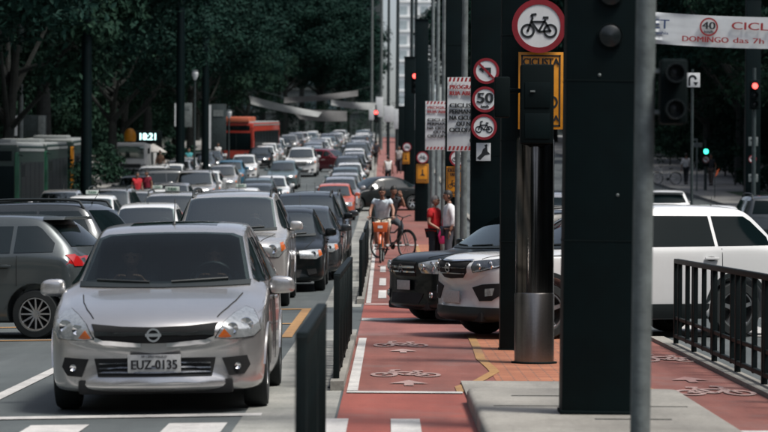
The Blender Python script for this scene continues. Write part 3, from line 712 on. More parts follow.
HATCH = dict(name='hatchback_car', L=3.9, W=1.66, H=1.46, zb=.18, zn=.76, zc=.94, yc=1.0, yh=1.65, yr=3.35, yd=3.78, zd=1.02, wr=.70, nose=.24, r=.29, ax=.80, wb=2.47, paint=P_('grey'),
             front=generic_front(.83, .74), bulbs=[(.62, .67, .05)], bars=[(-.28, .28, .67, .02, C)], plate=.42, emblem=(.66, .05), spoiler=True, ws_mat=M['glass_light'], spokes=12)
SEDAN = dict(name='saloon_car', L=4.5, W=1.75, H=1.45, zb=.17, zn=.74, zc=.92, yc=1.15, yh=1.9, yr=3.2, yd=3.85, zd=1.03, zt=1.05, sedan=True, wr=.69, nose=.30, r=.31, ax=.90, wb=2.65, paint=P_('black'),
             front=generic_front(.875, .72, 0, 0, 0), bulbs=[(.64, .65, .05), (.52, .64, .04)], bars=[(-.30, .30, .64, .02, C)], plate=.40, emblem=(.64, .05), ws_mat=M['glass_light'], rear_aerial=True)
cross_front = [('grille', [(-.40, .93), (0, .915), (.40, .93), (.36, .80), (.26, .735), (0, .72), (-.26, .735), (-.36, .80)], K, .004, False),
               ('grille_rim', [(-.43, .945), (0, .93), (.43, .945), (.43, .93), (0, .913), (-.43, .93)], C, .012, False),
               ('headlight', [(.45, .93), (.66, .95), (.86, 1.0), (.88, .93), (.78, .86), (.60, .815), (.48, .80)], M['lampdark'], .006, True),
               ('lamp_strip', [(.50, .825), (.62, .835), (.80, .885), (.875, .95), (.88, .93), (.78, .862), (.60, .818), (.50, .805)], LP, .014, True),
               ('fog_pocket', [(.40, .62), (.60, .66), (.86, .68), (.84, .55), (.74, .47), (.55, .46)], K, .003, True),
               ('fog_lens', [(.66, .61), (.77, .62), (.75, .53), (.66, .52)], LP, .012, True),
               ('skid_panel', [(-.84, .385), (.84, .385), (.78, .23), (-.78, .23)], TR, .006, False)]
CROSS = dict(name='crossover_car', L=4.44, W=1.85, H=1.63, zb=.22, zn=.97, zc=1.06, yc=1.15, yh=1.95, yr=3.85, yd=4.32, zd=1.12, wr=.69, nose=.34, r=.345, ax=.88, wb=2.64, paint=P_('white'), clad=True, tint=True,
             front=cross_front, bulbs=[(.70, .89, .055), (.58, .87, .045)], bars=[(-.36, .36, .85, .012, M['lampdark']), (-.33, .33, .79, .012, M['lampdark'])], plate=.50, emblem=(.85, .06), rails=False, spokes=5)
WAGON = dict(name='estate_car', L=4.2, W=1.72, H=1.58, zb=.19, zn=.80, zc=.98, yc=1.02, yh=1.68, yr=3.85, yd=4.12, zd=1.05, wr=.71, nose=.25, r=.30, ax=.82, wb=2.5, paint=P_('darkgrey'),
             front=generic_front(.86, .78), bulbs=[(.64, .71, .05)], bars=[(-.3, .3, .71, .02, C)], plate=.44, emblem=(.70, .05), rails=True, ws_mat=M['glass_light'])
PROTO = {}
for key, PP in (('hero', HERO), ('suv', SUV), ('hatch', HATCH), ('sedan', SEDAN), ('cross', CROSS), ('wagon', WAGON)):
    PROTO[key] = [make_car(PP), PP, False]
VR = random.Random(21)
def flat(o, parent=-1, out=None):
    out = [] if out is None else out; out.append((o, parent)); i = len(out) - 1
    for k in o.children: flat(k, i, out)
    return out
FLAT = {k: flat(v[0]) for k, v in PROTO.items()}
def car(kind, X, Z, color, label, yaw=0.0, group=None, front=True, scale=1.0, pitch=True):
    """front=True: Z is the distance of the nose; car faces the camera at yaw 0"""
    root, PP, used = PROTO[kind]; new = []
    for o, pi in FLAT[kind]:
        n_ = o
        if used: n_ = o.copy(); COL.objects.link(n_); n_.parent = new[pi] if pi >= 0 else None
        if n_.type == 'MESH' and n_.data.name in swap_ok: setmat(n_, P_(color))
        new.append(n_)
    c = new[0]; PROTO[kind][2] = True
    L = PP['L'] * scale; zc_ = Z + (L / 2 if front else 0)
    c.location = (X, zc_, g(zc_) + fall(X)); c.rotation_mode = 'XYZ'
    c.rotation_euler = (Matrix.Rotation(-.02 if X < -.4 else 0, 3, 'Y') @ Matrix.Rotation(slope(zc_) if pitch else 0, 3, 'X') @ Matrix.Rotation(yaw, 3, 'Z')).to_euler(); c.scale = (scale,) * 3 if not group else (scale * VR.uniform(.98, 1.03), scale * VR.uniform(.96, 1.05), scale * VR.uniform(.97, 1.05))
    c['label'] = label; c['category'] = 'car'
    if group: c['group'] = group
    return c
hero = car('hero', -1.83, 21.25, 'silver', 'silver compact car nearest the camera with plate EUZ-0135 waiting at the stop line')
plate_text(hero, HERO, 'EUZ-0135')
text('plate_town', 'SP - SÃO PAULO', .022, M['plate_ink'], hero, (0, HERO['plate_y'] - .002, HERO['plate'] + .055), extrude=.001, width=.2)
Q = 'cars queuing in the avenue'
suvc = car('suv', PX(226, 43), 43.0, 'champagne', 'silver sport utility car with black roof rails right behind the nearest silver compact', group=Q, scale=1.05)
car('hatch', PX(280, 49), 48.6, 'black', 'black car half hidden behind the silver sport utility car, lower of two roofs there', group=Q)
car('sedan', PX(296, 53), 53.2, 'darkgrey', 'dark car behind the silver sport utility car, second roof line beside the black railing', group=Q)
car('suv', PX(302, 58), 58.4, 'black', 'black sport utility car with arched roof rails behind the silver one in the kerb lane', group=Q, scale=.95)
car('wagon', PX(313, 63), 63.6, 'darkgrey', 'dark estate car with a chrome lamp at the kerb beside the black railing', group=Q)
car('hatch', PX(334, 104), 104, 'orange', 'orange-red hatchback in the kerb lane left of the cyclist', group=Q)
# turning cars
car('hatch', PX(-46, 35.8), 35.8, 'grey', 'grey hatchback crossing at far left with silver multi-spoke wheel and red tail light', yaw=R(-90 - 12), front=False, pitch=False, scale=1.10)
car('suv', PX(-6, 43), 43, 'darkgrey', 'dark sport utility car with roof rails crossing behind the grey hatchback', yaw=R(-90 - 14), front=False, pitch=False)
car('cross', PX(609, 34.8), 34.8, 'white', 'white crossover car crossing the cycle track behind the steel bollard', yaw=R(-66), front=False, pitch=False, scale=1.04)
car('suv', PX(536, 39.2), 39.2, 'black', 'black car nosing out behind the white crossover', yaw=R(-64), front=False, pitch=False, scale=.93)
car('sedan', PX(377, 117), 116, 'black', 'black saloon car crossing the red cycle track behind the cyclist', yaw=R(-62), front=False)
# ------------------------------------------------------------------ railings
def railing(X, z0, z1, label, n=None, yaw_dx=0.0, h=.98):
    n = n or max(4, int((z1 - z0) / .45)); r = thing('guard_railing', label, 'railing', (X, z0, g(z0) + .05), group='black guard railings beside the cycle track')
    Ld = z1 - z0; dz = g(z1) - g(z0); at = lambda t, z: Vector((yaw_dx * t, Ld * t, dz * t + z))
    def rail(name, za, hh, w):
        a, b = at(0, za), at(1, za); d = (b - a); rot = d.to_track_quat('Y', 'Z').to_matrix()
        MB().box((a + b) / 2, (w, d.length, hh), rot).build(name, M['railpaint'], r, bevel=.008)
    rail('top_rail', h - .03, .055, .06); rail('lower_rail', .30, .04, .03); rail('foot_rail', .09, .045, .045)
    pm = MB().box((0, 0, h / 2 - .03), (.055, .075, h + .02)).mesh('post', bevel=.008); pm.materials.append(M['railpaint'])
    fm = MB().box((0, 0, .0), (.15, .13, .02)).cyl((.045, .03, 0), (.045, .03, .03), .012, n=6).cyl((-.045, -.03, 0), (-.045, -.03, .03), .012, n=6).mesh('foot_plate'); fm.materials.append(M['railpaint'])
    bmh = MB().box((0, 0, (h + .02) / 2), (.05, .05, h - .10)).mesh('bar', bevel=.006, seg=1); bmh.materials.append(M['railpaint'])
    np_ = max(2, int(round(Ld / 1.9)) + 1)
    for i in range(np_):
        t = i / (np_ - 1); p = obj('post', pm, None, r); p.location = at(t, 0); f = obj('foot_plate', fm, None, p); f.location = (0, 0, -.045)
    for i in range(n):
        t = (i + .5) / n; b = obj('bar', bmh, None, r); b.location = at(t, 0)
    return r
railing(-.40, 12.6, 16.5, 'black guard railing cut off by the bottom edge, nearest on the left of the track')
railing(-.455, 24.2, 32.8, 'black guard railing edge-on left of the track beside the bicycle markings')
railing(-.45, 45.0, 50.4, 'black guard railing just past the side street, left of the cyclist')
railing(-.45, 53.0, 60.0, 'black guard railing behind the first one past the side street, by the cyclist')
railing(-.45, 78, 90, 'distant black guard railing left of the track beside the orange-red hatchback')
railing(3.40, 20.6, 31.8, 'black guard railing with upright bars in front of the white crossover, at right', h=1.0, n=14)
# ------------------------------------------------------------------ totems (tall black columns on the island)
def totem(X, Z, w, h, label, lenses=(), d=.34, base=0.0):
    t = thing('signal_totem', label, 'column', (X, Z, g(Z) + base), group='tall black columns along the central island')
    MB().box((0, 0, h / 2 - .02), (w, d, h)).build('column', M['black'], t, bevel=.012)
    MB().box((0, 0, .012), (w + .02, d + .02, .03)).build('base_plate', M['black_matte'], t, bevel=.006)
    for zz in (1.25, 2.4, 3.6, 4.8): MB().box((0, 0, zz), (w + .006, d + .006, .012)).build('joint_band', M['black_matte'], t)
    MB().box((0, 0, h), (w + .05, d + .05, .05)).build('cap', M['black_matte'], t, bevel=.01)
    for (lx, lz, lr, m) in lenses:
        hd = MB().lathe([(lr * 1.12, 0), (lr * 1.12, .02), (lr * 1.02, .02), (lr * 1.0, .03)], 24, Matrix.Translation((lx, -d / 2 + .002, lz)) @ Matrix.Rotation(R(90), 4, 'X')).build('lens_hood', M['black_matte'], t)
        MB().lathe([(lr, .02), (lr * .7, .035), (.001, .042)], 20, Matrix.Translation((lx, -d / 2, lz)) @ Matrix.Rotation(R(90), 4, 'X')).build('lens', m, hd)
    return t
LO_ = M['lens_off']
t1 = totem(1.515, 19.55, .52, 8.0, 'widest black column, nearest, standing on the concrete island beside the grey pole', [(.05, 2.72, .085, LO_), (.05, 3.02, .085, LO_)], base=.14)
t1.rotation_euler = (0, R(.45), 0)
for px, py in ((616, 195), (597, 75)):
    p = W(px, py, 19.37); MB().sphere((p.x - 1.515, -.172, p.z - .14), (.012, .004, .012), 10, 6).build('bolt', M['galv'], t1)
totem(1.53, 30.9, .49, 8.0, 'black column right behind the steel bollard')
totem(1.48, 40.6, .49, 9.0, 'black column carrying the no-left-turn, 50 and bicycle discs')
totem(PX(455, 57), 57, .44, 8.0, 'black column behind the large striped notice with a yellow plate on it')
totem(PX(421, 103), 103, .49, 7.7, 'black column with a small bicycle disc over a yellow plate')
totem(PX(409, 128), 128, .50, 6.8, 'slim distant black column left of the one with the yellow plate')
totem(PX(402, 175), 175, .5, 4.2, 'faint black column farthest along the island')
# ------------------------------------------------------------------ poles
def pole(name, label, X, Z, r0, r1, h, m, lean=0, cat='pole', group=None, base=0, arm=None):
    t = thing(name, label, cat, (X, Z, g(Z) + base), group=group)
    MB().cyl((0, 0, -.03), (lean, 0, h), r0, r1, 16).build('shaft', m, t)
    MB().lathe([(r0 * 1.9, 0), (r0 * 1.9, .02), (r0 * 1.25, .03), (r0 * 1.05, .12)], 16).build('base_flange', m, t)
    if arm:
        MB().tube([(lean, 0, h - .1), (lean + arm * .4, 0, h + .35), (lean + arm, 0, h + .5)], [r1, r1 * .9, r1 * .7], 8).build('arm', m, t)
        MB().sphere((lean + arm * 1.12, 0, h + .47), (.38, .14, .09), 12, 6).build('lamp_head', M['galv'], t)
    return t
gp = pole('sign_pole', 'round grey galvanised pole standing in front of the widest black column', 1.405, 15.0, .056, .056, 4.6, M['galv'], .035, base=.0)
for py in (71, 112):
    p = W(659, py, 15.0); MB().box((p.x - 1.405 - .02, 0, p.z), (.11, .03, .022)).build('clamp_arm', M['galv'], gp)
# signal head hung on the grey pole (seen from behind)
sg = thing('traffic_signal', 'dark traffic signal head clamped to the right of the grey pole', 'traffic signal', (W(673, 92, 15).x, 15.0, W(673, 92, 15).z - .17))
MB().box((0, 0, .17), (.15, .14, .36)).build('housing', M['black_matte'], sg, bevel=.02)
for z in (.27, .07): MB().lathe([(.055, 0), (.055, .10), (.048, .10), (.046, .02)], 18, Matrix.Translation((0, -.065, z)) @ Matrix.Rotation(R(90), 4, 'X')).lathe([(.046, .02), (.001, .03)], 18, Matrix.Translation((0, -.065, z)) @ Matrix.Rotation(R(90), 4, 'X')).build('lens', LO_, sg)
# steel bollard
bo = thing('steel_bollard', 'polished stainless steel cylinder with a brushed lower sleeve on the paver island', 'bollard', (1.535, 28.2, .012))
MB().lathe([(.207, 0), (.207, .72), (.200, .735)], 40).build('lower_sleeve', M['steel'], bo)
MB().lathe([(.200, .735), (.200, 2.32), (.19, 2.36), (.001, 2.37)], 40).build('upper_shell', M['steel_pol'], bo)
MB().lathe([(.24, 0), (.24, .015), (.21, .02)], 40).build('floor_ring', M['black_matte'], bo)
# signal box on the bollard's axis, in front of the yellow plate
sb = thing('traffic_signal', 'black double traffic signal seen from behind above the steel bollard', 'traffic signal', (1.535, 28.0, 2.375))
MB().box((0, 0, .33), (.34, .25, .82)).box((0, .02, -.03), (.10, .10, .14)).build('housing', M['black_matte'], sb, bevel=.02)
MB().box((-.235, 0, .47), (.13, .05, .05)).box((-.36, .0, .40), (.16, .16, .42)).build('side_housing', M['black_matte'], sb, bevel=.02)
for z in (.1, .42): MB().box((0, -.128, z), (.26, .008, .26)).build('back_door', M['black'], sb, bevel=.004)
MB().box((-.05, -.14, .46), (.05, .01, .02)).build('latch', M['galv'], sb)
# ------------------------------------------------------------------ signs
def disc_sign(px, py, Z, d, kind, label, yback=.03):
    p = W(px, py, Z); t = thing('disc_sign', label, 'road sign', p, group='red-rimmed traffic discs'); r = d / 2
    RX = Matrix.Rotation(R(90), 4, 'X')
    MB().lathe([(.001, 0), (r, 0), (r, .006), (.001, .006)], 40, RX).build('face', M['white_print'], t)
    MB().annulus((0, 0), r * 1.005, r * .80, .004, 40, Matrix.Translation((0, -.012, 0))).build('red_rim', M['sign_red'], t)
    mb = MB(); P4 = Matrix.Translation((0, -.0115, 0))
    if kind == 'bike': bike_pict(mb, P4 @ Matrix.Translation((0, 0, -.02 * d)), r * .80, .10, .004); mb.build('pictogram', M['ink'], t, smooth=False)
    elif kind == 'noleft':
        s = r
        mb.prism([(.18 * s, -.45 * s), (.36 * s, -.45 * s), (.36 * s, .26 * s), (-.22 * s, .26 * s), (-.22 * s, .42 * s), (-.58 * s, .14 * s), (-.22 * s, -.14 * s), (-.22 * s, .04 * s), (.18 * s, .04 * s)], .004, P4); mb.build('arrow', M['ink'], t, smooth=False)
        MB().prism([(-.62 * s, .50 * s), (-.50 * s, .62 * s), (.62 * s, -.50 * s), (.50 * s, -.62 * s)], .004, Matrix.Translation((0, -.017, 0))).build('red_bar', M['sign_red'], t, smooth=False)
    elif kind in ('50', '40'):
        text('numerals', kind, d * .56, M['ink'], t, (0, -.012, .04 * d), bold=d * .022, width=d * .60); text('unit', 'km/h', d * .15, M['ink'], t, (0, -.012, -.27 * d), bold=d * .006)
    MB().box((0, yback, 0), (.06, max(.02, yback * 2 - .01), .05)).build('bracket', M['galv'], t)
    return t
disc_sign(539, 26, 30.55, .61, 'bike', 'large red-rimmed bicycle disc at the top beside the nearest columns', .08)
disc_sign(486.3, 71, 40.3, .385, 'noleft', 'red-rimmed no-left-turn disc at the top of a column of three')
disc_sign(485, 99.5, 40.3, .385, '50', 'red-rimmed 50 km/h speed limit disc, middle of three on the black column')
disc_sign(484, 127, 40.3, .385, 'bike', 'red-rimmed bicycle disc, lowest of three on the black column')
disc_sign(458, 158, 56.6, .36, 'bike', 'red-rimmed bicycle disc peeping out below the large striped notice')
disc_sign(422.5, 157.5, 102.7, .46, 'bike', 'small distant bicycle disc above a yellow plate on a slim column')
disc_sign(407, 147, 127.6, .42, 'bike', 'smallest bicycle disc, farthest along the cycle track')
pt = thing('pedestrian_plate', 'small white plate with a dark walking figure under the bicycle disc', 'road sign', W(483.5, 152, 40.35))
MB().box((0, 0, 0), (.215, .012, .27)).build('plate', M['white_print'], pt, bevel=.003)
MB().prism([(-.10, -.09), (-.03, -.02), (-.01, .04), (.05, .09), (.06, .01), (.10, -.03), (.02, -.05), (-.05, -.12)], .003, Matrix.Translation((0, -.009, 0))).prism([(.01, .10), (.05, .12), (.06, .09), (.03, .07)], .003, Matrix.Translation((0, -.009, 0))).build('figure', M['ink'], pt, smooth=False)
def yellow_plate(px0, py0, px1, py1, Z, label, kind):
    a, b = W(px0, py0, Z), W(px1, py1, Z); c = (a + b) / 2; w, h = abs(b.x - a.x), abs(a.z - b.z)
    t = thing('yellow_plate', label, 'road sign', c, group='yellow cyclist warning plates')
    MB().box((0, 0, 0), (w, .012, h)).build('plate', M['yellow_sign'], t, bevel=.005)
    e = MB(); k = min(w, h) * .05
    for (x, z, ww, hh) in ((0, h / 2 - 1.6 * k, w - 2.4 * k, .7 * k), (0, -h / 2 + 1.6 * k, w - 2.4 * k, .7 * k), (-w / 2 + 1.6 * k, 0, .7 * k, h - 2.6 * k), (w / 2 - 1.6 * k, 0, .7 * k, h - 2.6 * k)): e.box((x, -.008, z), (ww, .004, hh))
    e.build('border', M['ink'], t, smooth=False)
    if kind == 'text':
        for i, (s, z) in enumerate((('CICLISTA', .37), ('USE O', .23))): text('words', s, h * .13, M['ink'], t, (0, -.009, h * z), bold=.004, width=w * .8 if i == 0 else w * .5)
        bike_pict(MB(), Matrix.Translation((0, -.01, -.1 * h)), w * .45, .1, .004).build('pictogram', M['ink'], t, smooth=False)
        text('words', 'CICLOVIA', h * .11, M['ink'], t, (0, -.009, -h * .36), bold=.004, width=w * .8)
    else:
        MB().prism([(-.22 * w, -.12 * h), (.22 * w, -.12 * h), (.05 * w, .0), (.05 * w, .22 * h), (-.05 * w, .22 * h), (-.05 * w, 0)], .004, Matrix.Translation((0, -.011, 0))).build('pictogram', M['ink'], t, smooth=False)
        text('words', 'CICLOVIA', h * .12, M['ink'], t, (0, -.009, -h * .35), bold=.003, width=w * .7)
    return t
yellow_plate(518.5, 52, 563, 129.5, 30.62, 'tall yellow plate reading CICLISTA under the large bicycle disc, partly hidden by signals', 'text')
yellow_plate(446.5, 166.5, 462, 197, 56.7, 'yellow plate partly hidden behind the grey post under the striped notice', 'text')
yellow_plate(416.5, 164, 428.5, 183, 102.75, 'small square yellow plate with a black figure on a slim column', 'fig')
yellow_plate(402.5, 152, 409.5, 164, 127.7, 'tiny yellow plate farthest along the cycle track', 'fig')
# striped notices for the open street programme
def notice(px0, py0, px1, py1, Z, label):
    a, b = W(px0, py0, Z), W(px1, py1, Z); c = (a + b) / 2; w, h = b.x - a.x, a.z - b.z
    t = thing('street_notice', label, 'banner', (c.x, c.y, c.z), group='striped street notices'); nx, nz = 8, 14
    bend = lambda u, v: -.02 * math.sin(math.pi * v) - .012 * math.sin(3 * u + 2 * v)
    vs = []; fs = []
    for s in (0, .006):
        for j in range(nz + 1):
            for i in range(nx + 1): u, v = i / nx, j / nz; vs.append(((u - .5) * w, bend(u, v) + s, (v - .5) * h + .012 * (u - .5)))
    k = (nx + 1) * (nz + 1)
    for j in range(nz):
        for i in range(nx): q = j * (nx + 1) + i; fs += [(q, q + 1, q + nx + 2, q + nx + 1), (k + q, k + q + nx + 1, k + q + nx + 2, k + q + 1)]
    MB().add(vs, fs).build('sheet', M['banner'], t)
    st = MB(); n = 9
    for zc_ in (h / 2 - .035 * h, -h / 2 + .035 * h):
        for i in range(n): x = -w / 2 + w * (i + .25) / n; st.prism([(x, zc_ - .028 * h), (x + w / n * .5, zc_ - .028 * h), (x + w / n * .8, zc_ + .028 * h), (x + w / n * .3, zc_ + .028 * h)], .003, Matrix.Translation((0, -.040, 0)))
    st.build('red_stripes', M['red_print'], t, smooth=False)
    y0 = .36
    for i, (s, m) in enumerate((('PROGRAMA', 'red_print'), ('RUA ABERTA', 'red_print'), ('', 'ink'), ('CICLISTA', 'ink'), ('PERMANEÇA', 'ink'), ('NA CICLOVIA', 'ink'), ('OU NA', 'ink'), ('CICLOFAIXA', 'ink'))):
        if not s: continue
        z = h * (y0 - (0 if i < 2 else .03) - i * .083 + (.03 if i > 2 else 0)); text('words', s, h * .082, M[m], t, (0, -.042, z), bold=.005, width=w * (.88 if len(s) > 7 else .5))
    MB().sphere((w * .18, -.041, -h * .36), (.035, .004, .045), 12, 6).build('crest', M['ink'], t)
    return t
notice(447.5, 77, 483, 151, 44, 'larger white notice with red stripes reading PROGRAMA RUA ABERTA, left of the disc column')
notice(425.5, 101, 457, 150, 66, 'smaller farther white notice with red stripes, left of the larger notice')
pole('sign_pole', 'grey post holding the larger striped notice', PX(463, 45.5), 45.2, .055, .05, 7.5, M['galv'], cat='pole')
pole('sign_pole', 'slim grey post rising behind the larger notice beside its holder', PX(457, 49), 49, .05, .045, 2.6, M['galv'])
pole('sign_pole', 'grey post holding the smaller striped notice', PX(443, 66.4), 66.4, .06, .05, 9, M['galv'])
# ------------------------------------------------------------------ lamp posts along the middle
LPG = 'lamp posts along the avenue'
for px, Z, r0, h, m, lab in ((437, 92, .075, 11, 'galv', 'grey lamp post left of the black disc column, behind the smaller notice'), (432, 112, .09, 12, 'galv', 'grey lamp post just right of the column with the yellow plate'), (411, 150, .12, 13, 'pole_dark', 'dark lamp post against the pale tower, right one of a close pair'),
                             (415, 140, .10, 14, 'pole_dark', 'dark lamp post against the pale tower, left of the slim column'), (397, 190, .14, 15, 'pole_dark', 'tall dark lamp post at the left edge of the bright gap'), (388, 230, .14, 16, 'pole_dark', 'dark lamp post right of the pale beige tower'),
                             (381, 260, .15, 18, 'galv', 'pale distant lamp post in front of the beige tower'), (371.5, 300, .17, 19, 'galv', 'pale lamp post left of the beige tower, farthest of the row')):
    pole('lamp_post', lab, PX(px, Z), Z, r0, r0 * .7, h, M[m], cat='lamp post', group=LPG, arm=1.6 if px in (397, 381) else None)
# small white street boards on the distant posts
BG = 'white boards on the distant posts'
for px0, py0, px1, py1, Z, lab in ((376, 97, 383, 117, 250, 'leftmost white board hung high over the far traffic'), (384, 106, 394, 122, 205, 'square white board beside the far end of the cycle track'), (394, 109, 400, 129, 185, 'tilted white board right of the square one'), (407.5, 111, 411, 141, 150, 'narrow tall white board left of the slim columns'),
                                  (415, 92, 418, 130, 135, 'thin white vertical board beside the red signal'), (369, 106, 374, 120, 280, 'tiny white board above the far traffic queue')):
    a, b = W(px0, py0, Z), W(px1, py1, Z); c = (a + b) / 2
    t = thing('street_board', lab, 'sign', c, group=BG)
    MB().box((0, 0, 0), (b.x - a.x, .06, a.z - b.z)).build('panel', M['banner'], t, bevel=.02)
    MB().box((0, .05, (a.z - b.z) * .3), ((b.x - a.x) * 1.05, .03, .06)).build('bracket', M['pole_dark'], t)
    MB().cyl((0, .12, -(c.z - g(Z))), (0, .12, (a.z - b.z) * .7), .07, .06, 8).build('post', M['pole_dark'], t)
# ------------------------------------------------------------------ traffic signals that are lit
def lit_signal(px, py, Z, m, label, r=.10, arm=0.0):
    p = W(px, py, Z); t = thing('traffic_signal', label, 'traffic signal', p, group='lit traffic signals')
    MB().box((0, .13, -.28), (.32, .20, .95)).build('housing', M['black_matte'], t, bevel=.03)
    for k, mm in ((0, m), (-.3, LO_), (-.6, LO_)):
        MB().lathe([(r, .02), (r * .6, .04), (.001, .05)], 18, Matrix.Translation((0, .03, k)) @ Matrix.Rotation(R(90), 4, 'X')).build('lens', mm, t)
        MB().lathe([(r * 1.15, 0), (r * 1.15, .14), (r * 1.05, .14), (r * 1.05, 0)], 18, Matrix.Translation((0, .03, k)) @ Matrix.Rotation(R(90), 4, 'X')).build('hood', M['black_matte'], t)
    if arm: MB().tube([(0, .14, .15), (arm * .5, .14, .32), (arm, .14, .38)], .04, 8).build('arm', M['pole_dark'], t)
    MB().cyl((arm, .2, -(p.z - g(Z))), (arm, .2, .6), .08, .06, 10).build('post', M['pole_dark'], t)
    return t
lit_signal(415, 76, 118, M['red_on'], 'red signal on an arm left of the smaller notice', .11, .62)
lit_signal(423.7, 128, 108, M['red_on'], 'red signal beside the lower corner of the smaller notice', .12)
lit_signal(376, 112.5, 215, M['red_on'], 'red signal among the white boards over the far traffic', .15)
lit_signal(388.5, 90, 300, M['red_on'], 'faint red signal highest over the far traffic', .14)
lit_signal(755, 86, 88, M['red_on'], 'red signal high against the dark trees at right', .10)
lit_signal(706, 151.5, 141, M['green_on'], 'green signal beside the street name post at right', .13)
# ------------------------------------------------------------------ banner across the right-hand carriageway
def cross_banner():
    Z = 60; a, b = W(636, 10.5, Z), W(818, 17.5, Z); h = 31.5 * Z / FPX; w = b.x - a.x
    t = thing('street_banner', 'long white cloth banner at upper right reading CICLOFAIXA DOMINGO das 7h', 'banner', (a.x, Z, a.z - h))
    dz = b.z - a.z; nx, nz = 60, 8; vs = []; fs = []
    def S(u, v):
        wr_ = math.exp(-(u * 6.0)) * .05 * math.sin(26 * v + 14 * u) + .012 * math.sin(9 * u)
        return Vector((u * w, wr_, v * h + dz * u - .05 * math.sin(math.pi * u)))
    for s in (0, .006):
        for j in range(nz + 1):
            for i in range(nx + 1): p = S(i / nx, j / nz); vs.append((p.x, p.y + s, p.z))
    k = (nx + 1) * (nz + 1)
    for j in range(nz):
        for i in range(nx): q = j * (nx + 1) + i; fs += [(q, q + 1, q + nx + 2, q + nx + 1), (k + q, k + q + nx + 1, k + q + nx + 2, k + q + 1)]
    MB().add(vs, fs).build('cloth', M['banner'], t)
    U = lambda px: (W(px, 28, Z).x - a.x) / w
    def put(body, pxc, v, size, m, width_px, bold=.006):
        u = U(pxc); p = S(u, v); o = text('words', body, size, M[m], t, (p.x, -.065, p.z), bold=bold, width=width_px * Z / FPX); o.rotation_euler = (0, -math.atan2(dz, w), 0)
    put('CET', 655, .60, h * .42, 'blue_print', 27, .004); put('companhia', 655, .33, h * .14, 'blue_print', 26, .002)
    put('CICLOFAIXA', 780, .66, h * .34, 'red_print', 98); put('DOMINGO', 705, .22, h * .25, 'red_print', 46); put('das 7h às 16h', 766, .22, h * .24, 'red_print', 66, .004)
    p = S(U(708.5), .63); r = 9.2 * Z / FPX
    MB().annulus((p.x, p.z), r, r * .82, .004, 32, Matrix.Translation((0, -.066, 0))).build('red_ring', M['red_print'], t, smooth=False)
    put('40', 708.5, .66, h * .33, 'ink', 13, .008); put('km/h', 708.5, .47, h * .12, 'ink', 9, .003)
    for v in (0, 1):
        p = S(0, v); MB().tube([p, p + Vector((-1.2, 0, .03 if v else -.02))], .008, 5).build('tie_cord', M['pole_dark'], t)
        p = S(1, v); MB().tube([p, p + Vector((4.5, .5, .3 if v else .1))], .008, 5).build('tie_cord', M['pole_dark'], t)
cross_banner()
# ------------------------------------------------------------------ trees
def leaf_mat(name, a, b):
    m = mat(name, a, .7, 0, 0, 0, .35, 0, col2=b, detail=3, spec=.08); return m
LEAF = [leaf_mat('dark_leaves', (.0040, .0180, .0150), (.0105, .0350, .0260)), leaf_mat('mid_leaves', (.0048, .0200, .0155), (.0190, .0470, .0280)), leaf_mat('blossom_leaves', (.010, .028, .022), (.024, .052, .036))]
M['bark'] = mat('bark', (.022, .026, .024), .9, 0, 0, .4, 6, .5, 20)
M['blossom'] = mat('pale_blossom', (.30, .20, .09), .7)
def crown_mesh(name, seed, rx, rz, nclump, per, lsize):
    rnd = random.Random(seed); v = []; f = []
    for c in range(nclump):
        a = rnd.uniform(0, 2 * math.pi); u = rnd.uniform(-.75, 1); rr = math.sqrt(max(0, 1 - u * u)) * rnd.uniform(.45, 1.0) ** .6
        cc = Vector((rx * rr * math.cos(a) * rnd.uniform(.8, 1.12), rx * rr * math.sin(a) * rnd.uniform(.8, 1.12), rz * u * rnd.uniform(.75, 1.05)))
        cr = rx * rnd.uniform(.16, .30); fl = rnd.uniform(.45, .8)
        for k in range(per):
            d = Vector((rnd.gauss(0, 1), rnd.gauss(0, 1), rnd.gauss(0, 1))).normalized() * cr * rnd.uniform(.35, 1.05)
            p = cc + Vector((d.x, d.y, d.z * fl)); n = (d.normalized() + Vector((rnd.gauss(0, .6), rnd.gauss(0, .6), rnd.gauss(.3, .6)))).normalized()
            t = n.orthogonal().normalized(); t = Matrix.Rotation(rnd.uniform(0, 6.28), 3, n) @ t; w = n.cross(t); s = lsize * rnd.uniform(.6, 1.3); i = len(v)
            v += [p - t * s, p - w * s * .45 + n * s * .1, p + t * s, p + w * s * .45 + n * s * .1]; f.append((i, i + 1, i + 2, i + 3))
    me = bpy.data.meshes.new(name); me.from_pydata(v, [], f); me.update(); return me
def trunk_mesh(seed, h, rx, rz, r):
    rnd = random.Random(seed); mb = MB(); top = Vector((rnd.uniform(-.3, .3), rnd.uniform(-.3, .3), h * .72))
    mb.tube([(0, 0, -.3), (0.02, 0, .3), (.1, .05, h * .3), top], [r * 1.5, r * 1.1, r * .85, r * .5], 9)
    for k in range(8):
        a = k * 2.4 + rnd.uniform(0, .5); st = Vector((.1, .05, h * rnd.uniform(.32, .6))); e = Vector((rx * .7 * math.cos(a), rx * .7 * math.sin(a), h + rz * rnd.uniform(-.3, .5)))
        m_ = st.lerp(e, .5) + Vector((0, 0, -rz * .12)); mb.tube([st, m_, e], [r * .45, r * .28, r * .08], 6)
    return mb.mesh('trunk')
TREES = []
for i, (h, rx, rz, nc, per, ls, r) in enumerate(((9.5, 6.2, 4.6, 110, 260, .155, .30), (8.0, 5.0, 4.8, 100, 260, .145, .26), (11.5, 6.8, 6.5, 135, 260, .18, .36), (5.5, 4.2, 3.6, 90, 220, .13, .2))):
    cm = crown_mesh('crown', 11 + i, rx, rz, nc, per, ls); cm.materials.append(LEAF[i % 2]); tm_ = trunk_mesh(31 + i, h, rx, rz, r); tm_.materials.append(M['bark']); TREES.append((cm, tm_, h))
